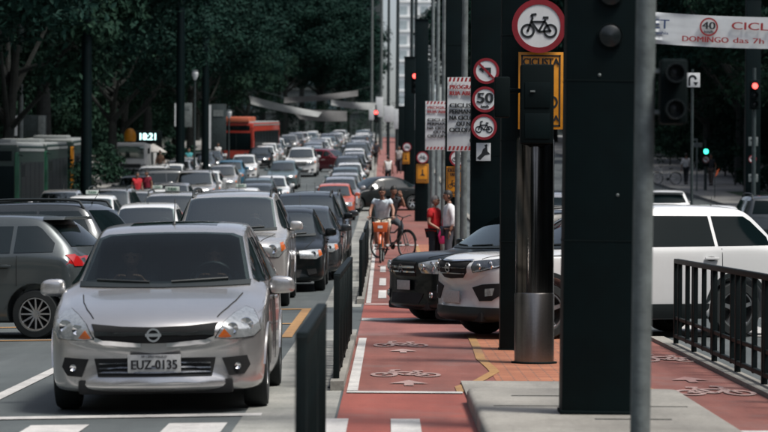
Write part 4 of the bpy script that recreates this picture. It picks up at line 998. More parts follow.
def tree(X, Z, k, s, label, group, dz=0):
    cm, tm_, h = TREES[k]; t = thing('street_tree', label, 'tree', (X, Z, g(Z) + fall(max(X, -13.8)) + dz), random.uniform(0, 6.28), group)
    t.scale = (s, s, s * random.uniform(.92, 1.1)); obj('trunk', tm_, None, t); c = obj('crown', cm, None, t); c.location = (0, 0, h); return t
rt_ = random.Random(5)
for i in range(11):
    Z = 92 + i * 21 + rt_.uniform(-3, 3); tree(-16.5 + rt_.uniform(-1.2, .8), Z, i % 3, rt_.uniform(.95, 1.2), 'dark leafy tree in the front row along the left sidewalk', 'front row of trees on the left')
for i in range(13):
    Z = 84 + i * 24 + rt_.uniform(-4, 4); tree(-25 + rt_.uniform(-2.5, 2), Z, (i + 1) % 4 if i % 4 != 2 else 3, rt_.uniform(1.0, 1.3), 'dark leafy tree in the back row behind the left sidewalk', 'back row of trees on the left')
for i in range(9):
    Z = 110 + i * 30; tree(-36 + rt_.uniform(-3, 3), Z, 2, rt_.uniform(1.2, 1.5), 'tall dark tree filling the gaps behind the left rows', 'rearmost trees on the left')
for i, (px, Z, k, s) in enumerate(((150, 470, 2, 1.5), (185, 430, 2, 1.45), (212, 480, 2, 1.6), (238, 420, 2, 1.4), (262, 470, 2, 1.6), (285, 400, 2, 1.35), (302, 450, 2, 1.55), (322, 410, 2, 1.30), (338, 470, 2, 1.25), (349, 430, 0, .9), (318, 520, 2, 1.8), (280, 520, 2, 1.9), (240, 520, 2, 1.9), (200, 520, 2, 1.8))):
    tree(PX(px, Z), Z, k, s, 'hazy tall tree closing the view above the far traffic', 'far trees above the traffic')
for i in range(13):
    Z = 116 + i * 22 + rt_.uniform(-4, 4); tree(19.5 + rt_.uniform(-1.5, 1.5), Z, (i + 1) % 3, rt_.uniform(1.0, 1.25), 'dark leafy tree in the row along the right sidewalk', 'front row of trees on the right')
for i in range(12):
    Z = 124 + i * 26 + rt_.uniform(-4, 4); tree(29 + rt_.uniform(-2, 2), Z, 2 if i % 2 else 0, rt_.uniform(1.2, 1.4), 'dark leafy tree behind the right sidewalk row', 'back row of trees on the right')
for i, (px, Z, k, s) in enumerate(((476, 400, 2, 1.3), (492, 330, 2, 1.2), (512, 420, 2, 1.5), (540, 380, 2, 1.5))):
    tree(PX(px, Z), Z, k, s, 'distant tree behind the black columns right of the bright gap', 'far trees right of the gap')
# shrubs on the sidewalks
def shrub(X, Z, r, label, group, seed):
    t = thing('shrub', label, 'shrub', (X, Z, g(Z) + .1 + fall(max(X, -13.8))), 0, group)
    me = crown_mesh('foliage', seed, r, r * .62, 22, 70, .13); me.materials.append(LEAF[1]); o = obj('foliage', me, None, t); o.location = (0, 0, r * .55)
    MB().tube([(0, 0, -.1), (.05, 0, r * .3), (.1, 0, r * .6)], [.06, .05, .03], 6).build('stem', M['bark'], t)
for i, (px, Z, r) in enumerate(((60, 125, 2.1), (92, 140, 2.2), (106, 172, 2.2), (170, 178, 1.5), (176, 190, 1.6), (40, 118, 2.4))): shrub(PX(px, Z), Z, r, 'low rounded shrub at the foot of the left-hand trees', 'shrubs on the left sidewalk', 70 + i)
for i, (px, Z, r) in enumerate(((735, 150, 1.9), (725, 165, 2.2), (700, 185, 2.6), (670, 190, 2.6), (640, 200, 2.6), (768, 140, 1.8))): shrub(PX(px, Z), Z, r, 'low rounded shrub at the foot of the right-hand trees', 'shrubs on the right sidewalk', 90 + i)
# ------------------------------------------------------------------ buildings
def building(name, label, X, Z, w, d, h, wall, win, nx, nz, fill=.62, bands=True):
    t = thing(name, label, 'building', (X, Z, g(Z)))
    MB().box((0, 0, h / 2 - 2), (w, d, h + 4)).build('wall', wall, t)
    MB().box((0, 0, h + .3), (w + .5, d + .5, .8)).build('parapet', wall, t)
    cw, chh = w / nx, (h - 4) / nz; wm = MB().box((0, 0, 0), (cw * fill, .12, chh * .58)).mesh('window', smooth=False); wm.materials.append(win)
    fm = MB().box((0, 0, 0), (w + .12, .35, chh * .12)).mesh('floor_band', smooth=False); fm.materials.append(wall)
    for j in range(nz):
        z = 4 + chh * (j + .5)
        if bands: o = obj('floor_band', fm, None, t); o.location = (0, -d / 2 - .12, z - chh * .42)
        for i in range(nx): o = obj('window', wm, None, t); o.location = (-w / 2 + cw * (i + .5), -d / 2 - .02, z)
    return t
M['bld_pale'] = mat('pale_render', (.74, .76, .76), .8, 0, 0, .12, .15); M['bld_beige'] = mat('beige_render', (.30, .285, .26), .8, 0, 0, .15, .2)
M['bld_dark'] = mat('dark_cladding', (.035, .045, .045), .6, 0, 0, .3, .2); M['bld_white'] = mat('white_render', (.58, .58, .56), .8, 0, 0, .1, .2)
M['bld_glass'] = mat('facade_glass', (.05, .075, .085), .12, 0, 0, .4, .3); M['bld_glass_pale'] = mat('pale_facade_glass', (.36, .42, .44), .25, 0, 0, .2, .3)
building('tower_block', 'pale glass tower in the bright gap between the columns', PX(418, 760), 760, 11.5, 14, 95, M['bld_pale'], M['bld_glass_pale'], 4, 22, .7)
building('tower_block', 'beige tower with balconies rising above the far trees', PX(362, 600), 600, 4.8, 12, 80, M['bld_beige'], M['bld_glass'], 3, 20, .5)
building('apartment_house', 'small white house front showing between the far trees', PX(340, 640), 640, 5.5, 10, 57, M['bld_white'], M['bld_glass'], 2, 15, .5)
building('office_block', 'dark office block hidden behind the left-hand trees', -52, 250, 18, 330, 46, M['bld_dark'], M['bld_glass'], 4, 9)
building('office_block', 'dark office block hidden behind the right-hand trees', 48, 280, 18, 320, 50, M['bld_dark'], M['bld_glass'], 4, 9)
building('office_block', 'low dark frontage closing the avenue behind the far trees', PX(238, 590), 590, 62, 20, 34, M['bld_dark'], M['bld_glass'], 10, 6)
building('office_block', 'dark frontage behind the far trees right of the bright gap', PX(520, 590), 590, 32, 20, 44, M['bld_dark'], M['bld_glass'], 6, 7)
for i in range(16): shrub(PX(150 + i * 14.5, 400 + 6 * (i % 3)), 400 + 6 * (i % 3), 5.2, 'far rounded shrub under the trees that close the view', 'far shrubs above the traffic', 120 + i % 3)
# the street goes on out of frame and behind the camera, added for reflections
for i, (X, Y, d, h) in enumerate(((-34, 20, 90, 20), (34, 10, 95, 22), (-33, -95, 110, 30), (35, -100, 105, 26), (4, -240, 30, 40))):
    t = building('office_block', 'plain street frontage outside the frame, block %s from the near corner' % ['one', 'two', 'three', 'four', 'five'][i], X, 45, 1, 1, 1, M['bld_dark'], M['bld_glass'], 1, 1) if False else thing('office_block', ['unseen grey frontage left of the camera', 'unseen grey frontage right of the camera', 'unseen grey frontage behind the camera on the left', 'unseen grey frontage behind the camera on the right', 'unseen tower added behind the camera'][i], 'building', (X, Y, 0))
    w = 16 if i < 4 else 70; MB().box((0, 0, h / 2), (w, d, h)).build('wall', [M['bld_beige'], M['bld_dark'], M['bld_dark'], M['bld_beige'], M['bld_dark']][i], t)
    for j in range(int(h / 3.6)):
        z = 3.8 + j * 3.6
        if i < 4: MB().box(((1 if X < 0 else -1) * (w / 2 + .02), 0, z), (.1, d * .94, 1.7)).build('window_band', M['bld_glass'], t, smooth=False)
        else: MB().box((0, d / 2 + .02, z), (w * .94, .1, 1.7)).build('window_band', M['bld_glass'], t, smooth=False)
for i, (X, Y, k) in enumerate(((-17, -12, 0), (-18, -40, 2), (-17, 25, 1), (18, 5, 0), (18, -25, 2), (19, 38, 1), (-17, 50, 0), (20, 70, 1))):
    cm, tm_, h = TREES[k]; t = thing('street_tree', 'sidewalk tree outside the frame, beside or behind the camera', 'tree', (X, Y, 0 if Y < 40 else g(Y) + fall(max(X, -13.8))), i * 1.3, 'trees beside the camera'); obj('trunk', tm_, None, t); c = obj('crown', cm, None, t); c.location = (0, 0, h)
for i in range(16):
    Z = 104 + i * 14 + rt_.uniform(-3, 3); tree(-22.5 - .022 * (Z - 100) + rt_.uniform(-1, 1), Z, 3, rt_.uniform(1.0, 1.3), 'low dense tree filling in under the tall trees on the left', 'understorey on the left', -2.2)
for i in range(13):
    Z = 165 + i * 15 + rt_.uniform(-3, 3); tree(23.5 + rt_.uniform(-1, 2), Z, 3, rt_.uniform(1.0, 1.3), 'low dense tree filling in under the tall trees on the right', 'understorey on the right', -2.2)
for i in range(6):
    Z = 130 + i * 9; tree(30 + rt_.uniform(-1, 2), Z, 3, 1.2, 'low dense tree behind the lawn on the right', 'understorey behind the lawn', -2.0)
# ------------------------------------------------------------------ people
def skin(name, joints, edges, rad, root, sub=1):
    me = bpy.data.meshes.new(name); idx = {k: i for i, k in enumerate(joints)}
    me.from_pydata([joints[k] for k in joints], [(idx[a], idx[b]) for a, b in edges], [])
    o = bpy.data.objects.new(name, me); TCOL.objects.link(o); o.modifiers.new('skin', 'SKIN')
    sv = me.skin_vertices[0].data
    for k, i in idx.items():
        r = rad[k]; sv[i].radius = r if isinstance(r, tuple) else (r, r); sv[i].use_root = (k == root)
    s = o.modifiers.new('s', 'SUBSURF'); s.levels = sub; s.render_levels = sub
    out = evaluated(o); drop(o); out.name = name
    for p in out.polygons: p.use_smooth = True
    return out
SKIN = dict(mid=mat('skin_mid', (.26, .135, .09), .55, 0, 0, .1, 20), dark=mat('skin_dark', (.10, .052, .035), .55, 0, 0, .1, 20), light=mat('skin_light', (.34, .19, .13), .55, 0, 0, .1, 20))
_cl = {}
def cloth(c):
    if c not in _cl: _cl[c] = mat('cloth_%d' % len(_cl), c, .85, 0, 0, .18, 14, .25, 40)
    return _cl[c]
HAIRM = dict(dark=mat('hair_dark', (.010, .009, .008), .6), grey=mat('hair_grey', (.16, .155, .15), .6))
def stand(stride=.0, bend=0.0):
    J = dict(pelvis=(0, 0, .95), waist=(0, 0, 1.08), chest=(0, -.01, 1.28), neck=(0, 0, 1.46), skull=(0, -.01, 1.54))
    for s, n in ((-1, 'r'), (1, 'l')):
        k = stride * s
        J.update({'sh' + n: (s * .17, 0, 1.40), 'el' + n: (s * .235, k * .5 + .03, 1.13), 'wr' + n: (s * .245, k * .6 - .06, .89), 'hip' + n: (s * .085, 0, .91), 'kn' + n: (s * .095, -k * .6 - .02, .50), 'an' + n: (s * .10, -k * 1.1 + .03, .09), 'toe' + n: (s * .11, -k * 1.1 - .13, .04)})
    return J
EB = [('pelvis', 'waist'), ('waist', 'chest'), ('chest', 'neck'), ('neck', 'skull')]
for n in 'rl': EB += [('chest', 'sh' + n), ('sh' + n, 'el' + n), ('el' + n, 'wr' + n), ('pelvis', 'hip' + n), ('hip' + n, 'kn' + n), ('kn' + n, 'an' + n), ('an' + n, 'toe' + n)]
RB = dict(pelvis=(.12, .09), waist=(.10, .08), chest=(.10, .085), neck=.052, skull=.055)
for n in 'rl': RB.update({'sh' + n: .048, 'el' + n: .042, 'wr' + n: .028, 'hip' + n: .085, 'kn' + n: .055, 'an' + n: .038, 'toe' + n: .03})
def person(label, loc, yaw, J, shirt, lower, skin_m='mid', hair='dark', shorts=False, shoes=(.02, .02, .022), grip=None, head_dir=(0, -1, 0), scale=1.0, sleeve=.5, long_hair=False, group=None, fine=True):
    t = thing('person', label, 'person', loc, yaw, group); t.scale = (scale,) * 3
    body = skin('body', J, EB, RB, 'pelvis', 1); mb = MB()
    sk = Vector(J['skull']); nk = Vector(J['neck']); up = (sk - nk).normalized(); hd = Vector(head_dir).normalized(); hd = (hd - up * hd.dot(up)).normalized(); sd = hd.cross(up)
    c = sk + up * .085 + hd * .012; A = Matrix((sd, hd, up)).transposed()          # local x = side, y = face, z = up
    h = MB(); h.sphere((0, 0, 0), (.074, .092, .115), 18, 14)
    for i, p in enumerate(h.v):
        if p.z < -.02: k = 1 + (p.z + .02) * 2.6; h.v[i] = Vector((p.x * max(.62, k), p.y * max(.75, k * 1.05) + .012, p.z))
    h.add([(-.012, .085, .012), (.012, .085, .012), (.019, .09, -.03), (-.019, .09, -.03), (0, .122, -.024), (0, .094, .012)], [(0, 5, 4, 3), (5, 1, 2, 4), (3, 4, 2)])
    for s in (-1, 1): h.sphere((s * .076, -.005, -.005), (.012, .022, .032), 8, 6); h.sphere((s * .03, .082, .034), (.02, .012, .008), 8, 5)
    mb.add([c + A @ p for p in h.v], h.f)
    for s, n in ((-1, 'r'), (1, 'l')):                                               # hands
        w = Vector(J['wr' + n]); e = Vector(J['el' + n]); d = (w - e).normalized(); tgt = (grip or {}).get(n)
        if tgt: d = (Vector(tgt) - w).normalized()
        u = Vector((0, 0, 1)) if abs(d.z) < .8 else Vector((0, -1, 0)); u = (u - d * u.dot(d)).normalized(); v = d.cross(u)
        Mh = Matrix((v, d, u)).transposed(); mb.sphere(w + d * .05, (.040, .055, .018), 10, 6, Mh)
        curl = 1.2 if tgt else .5
        for k, (off, ln) in enumerate(((-.030, .062), (-.010, .074), (.010, .078), (.030, .066))):
            b0 = w + d * .09 + v * off; b1 = b0 + (d * math.cos(curl * .5) - u * math.sin(curl * .5)) * ln * .5; b2 = b1 + (d * math.cos(curl * 1.4) - u * math.sin(curl * 1.4)) * ln * .5
            mb.tube([b0 - d * .015, b0, b1, b2], [.0095, .0095, .009, .007], 6)
        b0 = w + d * .035 - v * .035 * s; b1 = b0 + (d * .6 - v * .6 * s - u * .3).normalized() * .035; mb.tube([b0, b1, b1 + (d * .8 - u * .5).normalized() * .03], [.012, .011, .008], 6)
    bm = bmesh.new(); bm.from_mesh(body); hm = mb.mesh('hm'); bm.from_mesh(hm); bpy.data.meshes.remove(hm); bm.to_mesh(body); bm.free()
    for p in body.polygons: p.use_smooth = True
    body.materials.clear(); bo_ = obj('body', body, SKIN[skin_m], t)
    for s in (-1, 1): MB().sphere(c + A @ Vector((s * .031, .084, .018)), .010, 8, 6).build('eye', HAIRM['dark'], bo_)
    MB().sphere(c + A @ Vector((0, .088, -.058)), (.024, .008, .006), 8, 5, A).build('mouth', SKIN['dark'], bo_)
    hr = MB(); hr.sphere((0, -.012, .018), (.083, .098, .112), 18, 12)
    keep = [f for f in hr.f if sum((hr.v[i] for i in f), Vector()).z / 4 > (.035 if sum((hr.v[i] for i in f), Vector()).y / 4 > .02 else -.05 if not long_hair else -.10)]
    hr.f = keep; hr.v = [c + A @ p for p in hr.v]; hr.build('hair', HAIRM[hair], t)
    # clothes
    JS = {k: J[k] for k in ('pelvis', 'waist', 'chest')}; JS['collar'] = tuple(Vector(J['chest']).lerp(nk, .62)); ES = [('pelvis', 'waist'), ('waist', 'chest'), ('chest', 'collar')]; RS = dict(pelvis=(.178, .142), waist=(.170, .140), chest=(.192, .155), collar=.085)
    JS['hem'] = tuple(Vector(J['pelvis']) + Vector((0, 0, -.07))); ES.append(('pelvis', 'hem')); RS['hem'] = (.165, .12)
    for n in 'rl':
        JS['sh' + n] = J['sh' + n]; JS['sl' + n] = tuple(Vector(J['sh' + n]).lerp(Vector(J['el' + n]), sleeve if sleeve <= 1 else 1)); ES += [('chest', 'sh' + n), ('sh' + n, 'sl' + n)]; RS['sh' + n] = .088; RS['sl' + n] = .074
        if sleeve > 1: JS['sw' + n] = tuple(Vector(J['el' + n]).lerp(Vector(J['wr' + n]), sleeve - 1)); ES.append(('sl' + n, 'sw' + n)); RS['sw' + n] = .045; RS['sl' + n] = .060
    sm = skin('shirt', JS, ES, RS, 'waist', 1); sm.materials.clear(); obj('shirt', sm, cloth(shirt), t)
    JP = dict(pelvis=J['pelvis']); EP = []; RP = dict(pelvis=(.158, .115))
    for n in 'rl':
        JP['hip' + n] = J['hip' + n]; JP['kn' + n] = J['kn' + n] if not shorts else tuple(Vector(J['hip' + n]).lerp(Vector(J['kn' + n]), .88)); EP += [('pelvis', 'hip' + n), ('hip' + n, 'kn' + n)]; RP['hip' + n] = .105; RP['kn' + n] = .075 if not shorts else .088
        if not shorts: JP['an' + n] = tuple(Vector(J['an' + n]) + Vector((0, 0, .02))); EP.append(('kn' + n, 'an' + n)); RP['an' + n] = .058
    pm_ = skin('trousers', JP, EP, RP, 'pelvis', 1); pm_.materials.clear(); obj('shorts' if shorts else 'trousers', pm_, cloth(lower), t)
    for n in 'rl':
        a, b = Vector(J['an' + n]), Vector(J['toe' + n]); d = (b - a); d.z = 0; d.normalize(); m_ = Matrix((d.cross(Vector((0, 0, 1))), d, Vector((0, 0, 1)))).transposed()
        mb2 = MB().sphere(a + d * .06 + Vector((0, 0, b.z - a.z + .015)), (.048, .135, .045), 12, 8, m_); mb2.sphere(a + Vector((0, 0, -.01)), (.05, .055, .06), 10, 6); mb2.build('shoe', cloth(shoes), t)
    return t
# ------------------------------------------------------------------ bicycles
def bicycle(label, loc, yaw, col, basket=None, group='bicycles', rim='galv', scale=1.0, tilt=0):
    t = thing('bicycle', label, 'bicycle', loc, yaw, group); t.scale = (scale,) * 3; t.rotation_euler = (0, tilt, yaw)
    fm = mat('frame_' + label[:12], col, .35, 0, .6); r = .335; RX = Matrix.Rotation(R(90), 4, 'Y')
    for y in (-.58, .50):
        ty = MB(); ty.tube([(0, y + r * math.cos(a), r + r * math.sin(a)) for a in [2 * math.pi * i / 36 for i in range(36)]], .020, 8, True); w = ty.build('wheel', M['rubber'], t)
        rm_ = MB(); rm_.tube([(0, y + (r - .03) * math.cos(a), r + (r - .03) * math.sin(a)) for a in [2 * math.pi * i / 36 for i in range(36)]], .010, 6, True).build('rim', M[rim], w)
        sp = MB()
        for i in range(20): a = 2 * math.pi * i / 20; sp.cyl((.02 * (1 if i % 2 else -1), y + .02 * math.cos(a + .5), r + .02 * math.sin(a + .5)), (0, y + (r - .03) * math.cos(a), r + (r - .03) * math.sin(a)), .0025, n=4)
        o = sp.build('spokes', M['galv'], w); o['kind'] = 'stuff'
        MB().cyl((-.05, y, r), (.05, y, r), .025, n=10).build('hub', M['galv'], w)
        fd = MB(); aa = [R(x) for x in (range(30, 175, 12) if y > 0 else range(20, 165, 12))]
        vs = [];
        for a in aa:
            for x in (-.028, 0, .028): rr = r + .04 - (.012 if x else 0); vs.append((x, y + rr * math.cos(a), r + rr * math.sin(a)))
        fd.add(vs, [(3 * i + j, 3 * i + j + 1, 3 * i + j + 4, 3 * i + j + 3) for i in range(len(aa) - 1) for j in range(2)]).build('mudguard', M['black_matte'] if not basket else fm, t)
    fr = MB(); hd0, hd1 = (0, -.42, .66), (0, -.36, .90); bb = (0, 0.03, .30); st = (0, .16, .80)
    fr.tube([hd0, (0, -.30, .50), bb], .026, 8).tube([(0, -.38, .80), (0, -.1, .62), (0, .1, .62)], .022, 8).tube([bb, st], .020, 8).cyl(hd0, hd1, .026, n=10)
    for s in (-1, 1): fr.tube([(s * .02, .13, .66), (s * .055, .50, .335)], .011, 6).tube([(s * .02, .04, .31), (s * .055, .50, .335)], .012, 6).tube([(s * .03, -.43, .68), (s * .05, -.58, .335)], .015, 6)
    fr.build('frame', fm, t)
    MB().tube([(-.29, -.36, 1.03), (-.20, -.44, 1.04), (0, -.42, .98), (.20, -.44, 1.04), (.29, -.36, 1.03)], .013, 8).cyl((0, -.36, .9), (0, -.42, .98), .014, n=8).build('handlebar', M['trim'], t)
    MB().sphere((0, .20, .90), (.09, .14, .035), 12, 6).cyl((0, .16, .78), (0, .19, .89), .014, n=8).build('saddle', M['trim'], t)
    MB().cyl((-.07, bb[1], bb[2]), (.07, bb[1], bb[2]), .02, n=8).cyl((.045, bb[1], bb[2]), (.055, bb[1], bb[2]), .09, n=20).tube([(-.07, bb[1], bb[2]), (-.08, bb[1] + .17, bb[2])], .011, 6).tube([(.07, bb[1], bb[2]), (.08, bb[1] - .17, bb[2])], .011, 6).box((-.13, bb[1] + .17, bb[2]), (.10, .07, .025)).box((.13, bb[1] - .17, bb[2]), (.10, .07, .025)).build('crank', M['trim'], t)
    if basket:
        bk = MB().prism([(-.14, .70), (.14, .70), (.18, .93), (.165, .93), (.13, .715), (-.13, .715), (-.165, .93), (-.18, .93)], .30, Matrix.Translation((0, -.78, 0))).prism([(-.13, .71), (.13, .71), (.175, .925), (-.175, .925)], .012, Matrix.Translation((0, -.785, 0))).prism([(-.13, .71), (.13, .71), (.175, .925), (-.175, .925)], .012, Matrix.Translation((0, -.492, 0))).build('basket', mat('basket_orange', basket, .5, 0, .3), t, bevel=.006)
        MB().prism([(-.055, .79), (.055, .79), (.055, .85), (-.055, .85)], .004, Matrix.Translation((0, -.792, 0))).build('badge', M['banner'], bk)
    return t
# cyclist toward us
zc1 = 62.5; X1 = PX(382, zc1); gz = g(zc1) + .01
bicycle('orange share bicycle with a front basket, ridden toward the camera', (X1, zc1, gz), R(-3), (.50, .10, .018), (.55, .10, .02))
J = dict(pelvis=(0, .17, .98), waist=(0, .13, 1.10), chest=(0, .04, 1.30), neck=(0, -.03, 1.47), skull=(0, -.06, 1.55), shr=(-.18, .02, 1.41), shl=(.18, .02, 1.41), elr=(-.27, -.10, 1.20), ell=(.27, -.10, 1.20), wrr=(-.265, -.28, 1.06), wrl=(.265, -.28, 1.06),
         hipr=(-.09, .14, .93), hipl=(.09, .14, .93), knr=(-.15, -.20, .76), knl=(.15, -.24, .80), anr=(-.13, .10, .40), anl=(.13, -.10, .40), toer=(-.135, -.06, .36), toel=(.135, -.27, .36))
person('cyclist in a pale blue shirt and beige shorts riding the orange bicycle toward the camera', (X1, zc1, gz), R(-3), J, (.44, .51, .56), (.56, .50, .40), 'mid', 'dark', True, (.30, .30, .30), grip=dict(r=(-.27, -.42, 1.03), l=(.27, -.42, 1.03)))
zc2 = 65.0; X2 = PX(392, zc2); gz2 = g(zc2) + .01
bicycle('second bicycle half hidden behind the orange one, its front wheel turned right', (X2, zc2, gz2), R(38), (.02, .025, .03))
J2 = dict(J); J2.update(ell=(.30, -.06, 1.24), wrl=(.20, -.10, 1.48)); 
person('second cyclist in dark clothes raising an arm behind the cyclist in pale blue', (X2, zc2, gz2), R(20), J2, (.022, .025, .03), (.05, .06, .07), 'mid', 'dark', False, (.05, .05, .05), grip=dict(r=(-.27, -.42, 1.03)))
# woman with the pink bag, and the man in white beyond her
zc3 = 57; J3 = stand(.04); J3.update(wrr=(-.16, -.22, .98), elr=(-.235, .02, 1.12), wrl=(.16, -.24, .97), ell=(.235, .0, 1.12))
wl = (PX(434, zc3), zc3, g(zc3) + .012)
person('woman with grey hair and red top standing beyond the black saloon, holding a pink bag', wl, R(62), J3, (.55, .018, .022), (.012, .02, .03), 'light', 'grey', False, (.02, .02, .02), scale=.93, sleeve=.6, long_hair=True)
bg_ = thing('handbag', 'bright pink handbag held by the woman in the red top', 'bag', (wl[0] + .26, wl[1] - .16, wl[2] + .60))
MB().prism([(-.12, 0), (.12, 0), (.15, .14), (.10, .26), (-.10, .26), (-.15, .14)], .10).build('pouch', mat('pink_leather', (.62, .03, .18), .45, 0, .2, .2, 8), bg_, bevel=.03); bg_.scale = (1.25, 1, 1.35)
MB().tube([(-.07, .05, .24), (-.06, .05, .40), (0, .05, .46), (.06, .05, .40), (.07, .05, .24)], .012, 6).build('handle', mat('pink_strap', (.45, .03, .10), .5), bg_)
MB().box((0, -.005, .13), (.05, .012, .05)).build('clasp', M['banner'], bg_, bevel=.006)
zc4 = 56.3; person('person in a white shirt standing beside the woman in red, half behind the black column', (PX(449, zc4), zc4, g(zc4) + .012), R(-80), stand(.05), (.68, .70, .72), (.06, .07, .09), 'mid', 'dark', sleeve=1.6)
# walkers farther off
PG = 'pedestrians'
def walker(px, Z, label, shirt, lower, yaw, stride=.18, dz=0, **k):
    X = PX(px, Z); person(label, (X, Z, g(Z) + fall(max(X, -13.8)) + dz + .012), yaw, stand(stride), shirt, lower, group=PG, **k)
walker(388, 146, 'person in a white vest walking away along the red track above the black saloon', (.62, .63, .62), (.01, .012, .014), R(180), sleeve=.1)
walker(376, 190, 'dark-clothed person at the left edge of the far red track', (.02, .02, .03), (.02, .02, .02), R(170))
walker(367, 215, 'dark-clothed person standing left of the far red track near the queue', (.03, .03, .04), (.03, .03, .03), R(10))
walker(399, 170, 'person in pale clothes at the right edge of the far red track', (.35, .33, .32), (.04, .04, .05), R(0), .1)
walker(686, 150, 'person in a striped white top walking by the street name post at right', (.42, .43, .44), (.012, .015, .02), R(160), dz=.14, sleeve=1.2)
walker(711, 148, 'dark-clothed person beneath the green signal at right', (.02, .025, .03), (.10, .08, .07), R(-20), dz=.14)
walker(137, 118, 'person in a red top standing between the queuing cars at left', (.40, .012, .02), (.05, .05, .06), R(20), .05)
walker(147, 120, 'person in a dark red top beside the one in bright red at left', (.22, .01, .03), (.04, .04, .05), R(-30), .05)
walker(205, 168, 'person in a grey top at the bus stop on the left sidewalk', (.30, .32, .34), (.05, .06, .08), R(30), dz=.14)
walker(189, 165, 'person in a turquoise top waiting on the left sidewalk', (.06, .30, .33), (.03, .04, .05), R(0), dz=.14)
walker(218, 180, 'person in a white top near the silver turning saloon', (.5, .5, .5), (.05, .05, .07), R(10), dz=.14)
walker(160, 160, 'person in brown on the left sidewalk beside the parasol', (.16, .09, .06), (.05, .05, .05), R(-10), dz=.14)
# parked white bicycle at right
zb_ = 150; bicycle('white bicycle parked on the lawn edge at right', (PX(667, zb_), zb_, g(zb_) + .15), R(-78), (.55, .57, .58), rim='chrome', tilt=R(4))
# drivers behind the windscreens of the two nearest cars
def driver(c, PP, label, shirt, side=.36, skin_m='mid'):
    zc, y = PP['zc'], -PP['L'] / 2 + PP['yh'] + .22
    J = dict(pelvis=(0, .10, -.42), waist=(0, .08, -.28), chest=(0, .04, -.04), neck=(0, .01, .11), skull=(0, -.01, .18), shr=(-.17, .02, .06), shl=(.17, .02, .06), elr=(-.22, -.10, -.12), ell=(.22, -.10, -.12), wrr=(-.13, -.22, .02), wrl=(.13, -.22, .02),
             hipr=(-.09, .05, -.44), hipl=(.09, .05, -.44), knr=(-.1, -.25, -.42), knl=(.1, -.25, -.42), anr=(-.1, -.30, -.62), anl=(.1, -.30, -.62), toer=(-.1, -.40, -.64), toel=(.1, -.40, -.64))
    t = person(label, (0, 0, 0), 0, J, shirt, (.03, .03, .04), skin_m, sleeve=.6); t.location = c.matrix_basis @ Vector((side, y, zc + .0)); return t
driver(hero, HERO, 'driver in a grey shirt behind the windscreen of the nearest silver compact', (.16, .17, .18))
driver(hero, HERO, 'passenger in a dark top beside the driver of the nearest silver compact', (.05, .05, .06), -.36, 'light')
driver(suvc, SUV, 'driver in a white shirt behind the windscreen of the silver sport utility car', (.40, .40, .40))
# ------------------------------------------------------------------ the queue
ORD = ['first', 'second', 'third', 'fourth', 'fifth', 'sixth', 'seventh', 'eighth', 'ninth', 'tenth', 'eleventh', 'twelfth', 'thirteenth', 'fourteenth', 'fifteenth', 'sixteenth', 'seventeenth', 'eighteenth', 'nineteenth', 'twentieth']
ORD += ['%s-%s' % (t, u) for t in ('twenty', 'thirty', 'forty', 'fifty') for u in ORD[:9]]
KN = dict(hero='compact car', suv='sport utility car', hatch='hatchback', sedan='saloon', cross='crossover', wagon='estate car')
CN = dict(darkgrey='dark grey', darkred='dark red', champagne='light silver', teal='dark teal')
TX = []
def lane(nm, X0, spec, zstart, gap, zend, seed, after):
    rnd = random.Random(seed); z = zstart; k = 0
    kinds = ['hatch', 'sedan', 'hatch', 'sedan', 'wagon', 'hero', 'suv', 'hatch', 'cross']; cols = ['white', 'silver', 'champagne', 'black', 'white', 'silver', 'grey', 'white', 'champagne', 'teal', 'white']
    while z < zend:
        if k < len(spec): kind, col, z, xo = spec[k]
        else: kind, col, xo = rnd.choice(kinds), rnd.choice(cols), rnd.uniform(-.3, .3)
        sc = rnd.uniform(.97, 1.03) if kind != 'cross' else 1.0
        c = car(kind, X0 + xo + cx(z), z, col, '%s %s, %s %s' % (CN.get(col, col), KN[kind], ORD[k], after), yaw=R(rnd.uniform(-1.5, 1.5)), group=Q, scale=sc)
        if nm in ('2', '3') and k in (1, 4): TX.append((c, PROTO[kind][1], sc, nm, k))
        z += PROTO[kind][1]['L'] + gap * rnd.uniform(.5, 1.3) + z * .003; k += 1
lane('1', -1.85, [('sedan', 'silver', 113, 0), ('hatch', 'champagne', 121, 0.1), ('sedan', 'teal', 131, 0), ('hatch', 'white', 140, .1), ('wagon', 'darkgrey', 149, -.1)], 113, 2.2, 330, 3, 'behind the orange-red hatchback in the kerb lane')
lane('2', -5.1, [('hatch', 'white', 58, -.2), ('wagon', 'champagne', 66, -.3), ('sedan', 'champagne', 74.5, -.4), ('hatch', 'silver', 83, .1), ('hatch', 'white', 92, .1), ('sedan', 'grey', 103, .1), ('wagon', 'teal', 112, -.2), ('sedan', 'white', 121, 0), ('hatch', 'teal', 145, -.3), ('suv', 'white', 165, .1), ('sedan', 'teal', 184, .2)], 58, 2.4, 340, 5, 'in the second lane from the cycle track')
lane('3', -8.5, [('hatch', 'white', 66, 0), ('sedan', 'white', 74, .2), ('wagon', 'silver', 82, -.1), ('hatch', 'champagne', 90, 0), ('hatch', 'white', 98, .1), ('sedan', 'silver', 107, 0), ('suv', 'champagne', 117, .2), ('hatch', 'white', 128, 0), ('wagon', 'champagne', 138, .2), ('hatch', 'blue', 149, 0), ('hatch', 'white', 160, .2), ('sedan', 'black', 185, 0)], 66, 2.6, 345, 8, 'in the third lane from the cycle track')
lane('4', -11.6, [('sedan', 'silver', 92, .3), ('hatch', 'darkgrey', 122, .2), ('wagon', 'white', 132, .2), ('sedan', 'white', 142, .3), ('hatch', 'silver', 152, 0)], 92, 3.5, 190, 9, 'in the outer lane beside the left sidewalk')
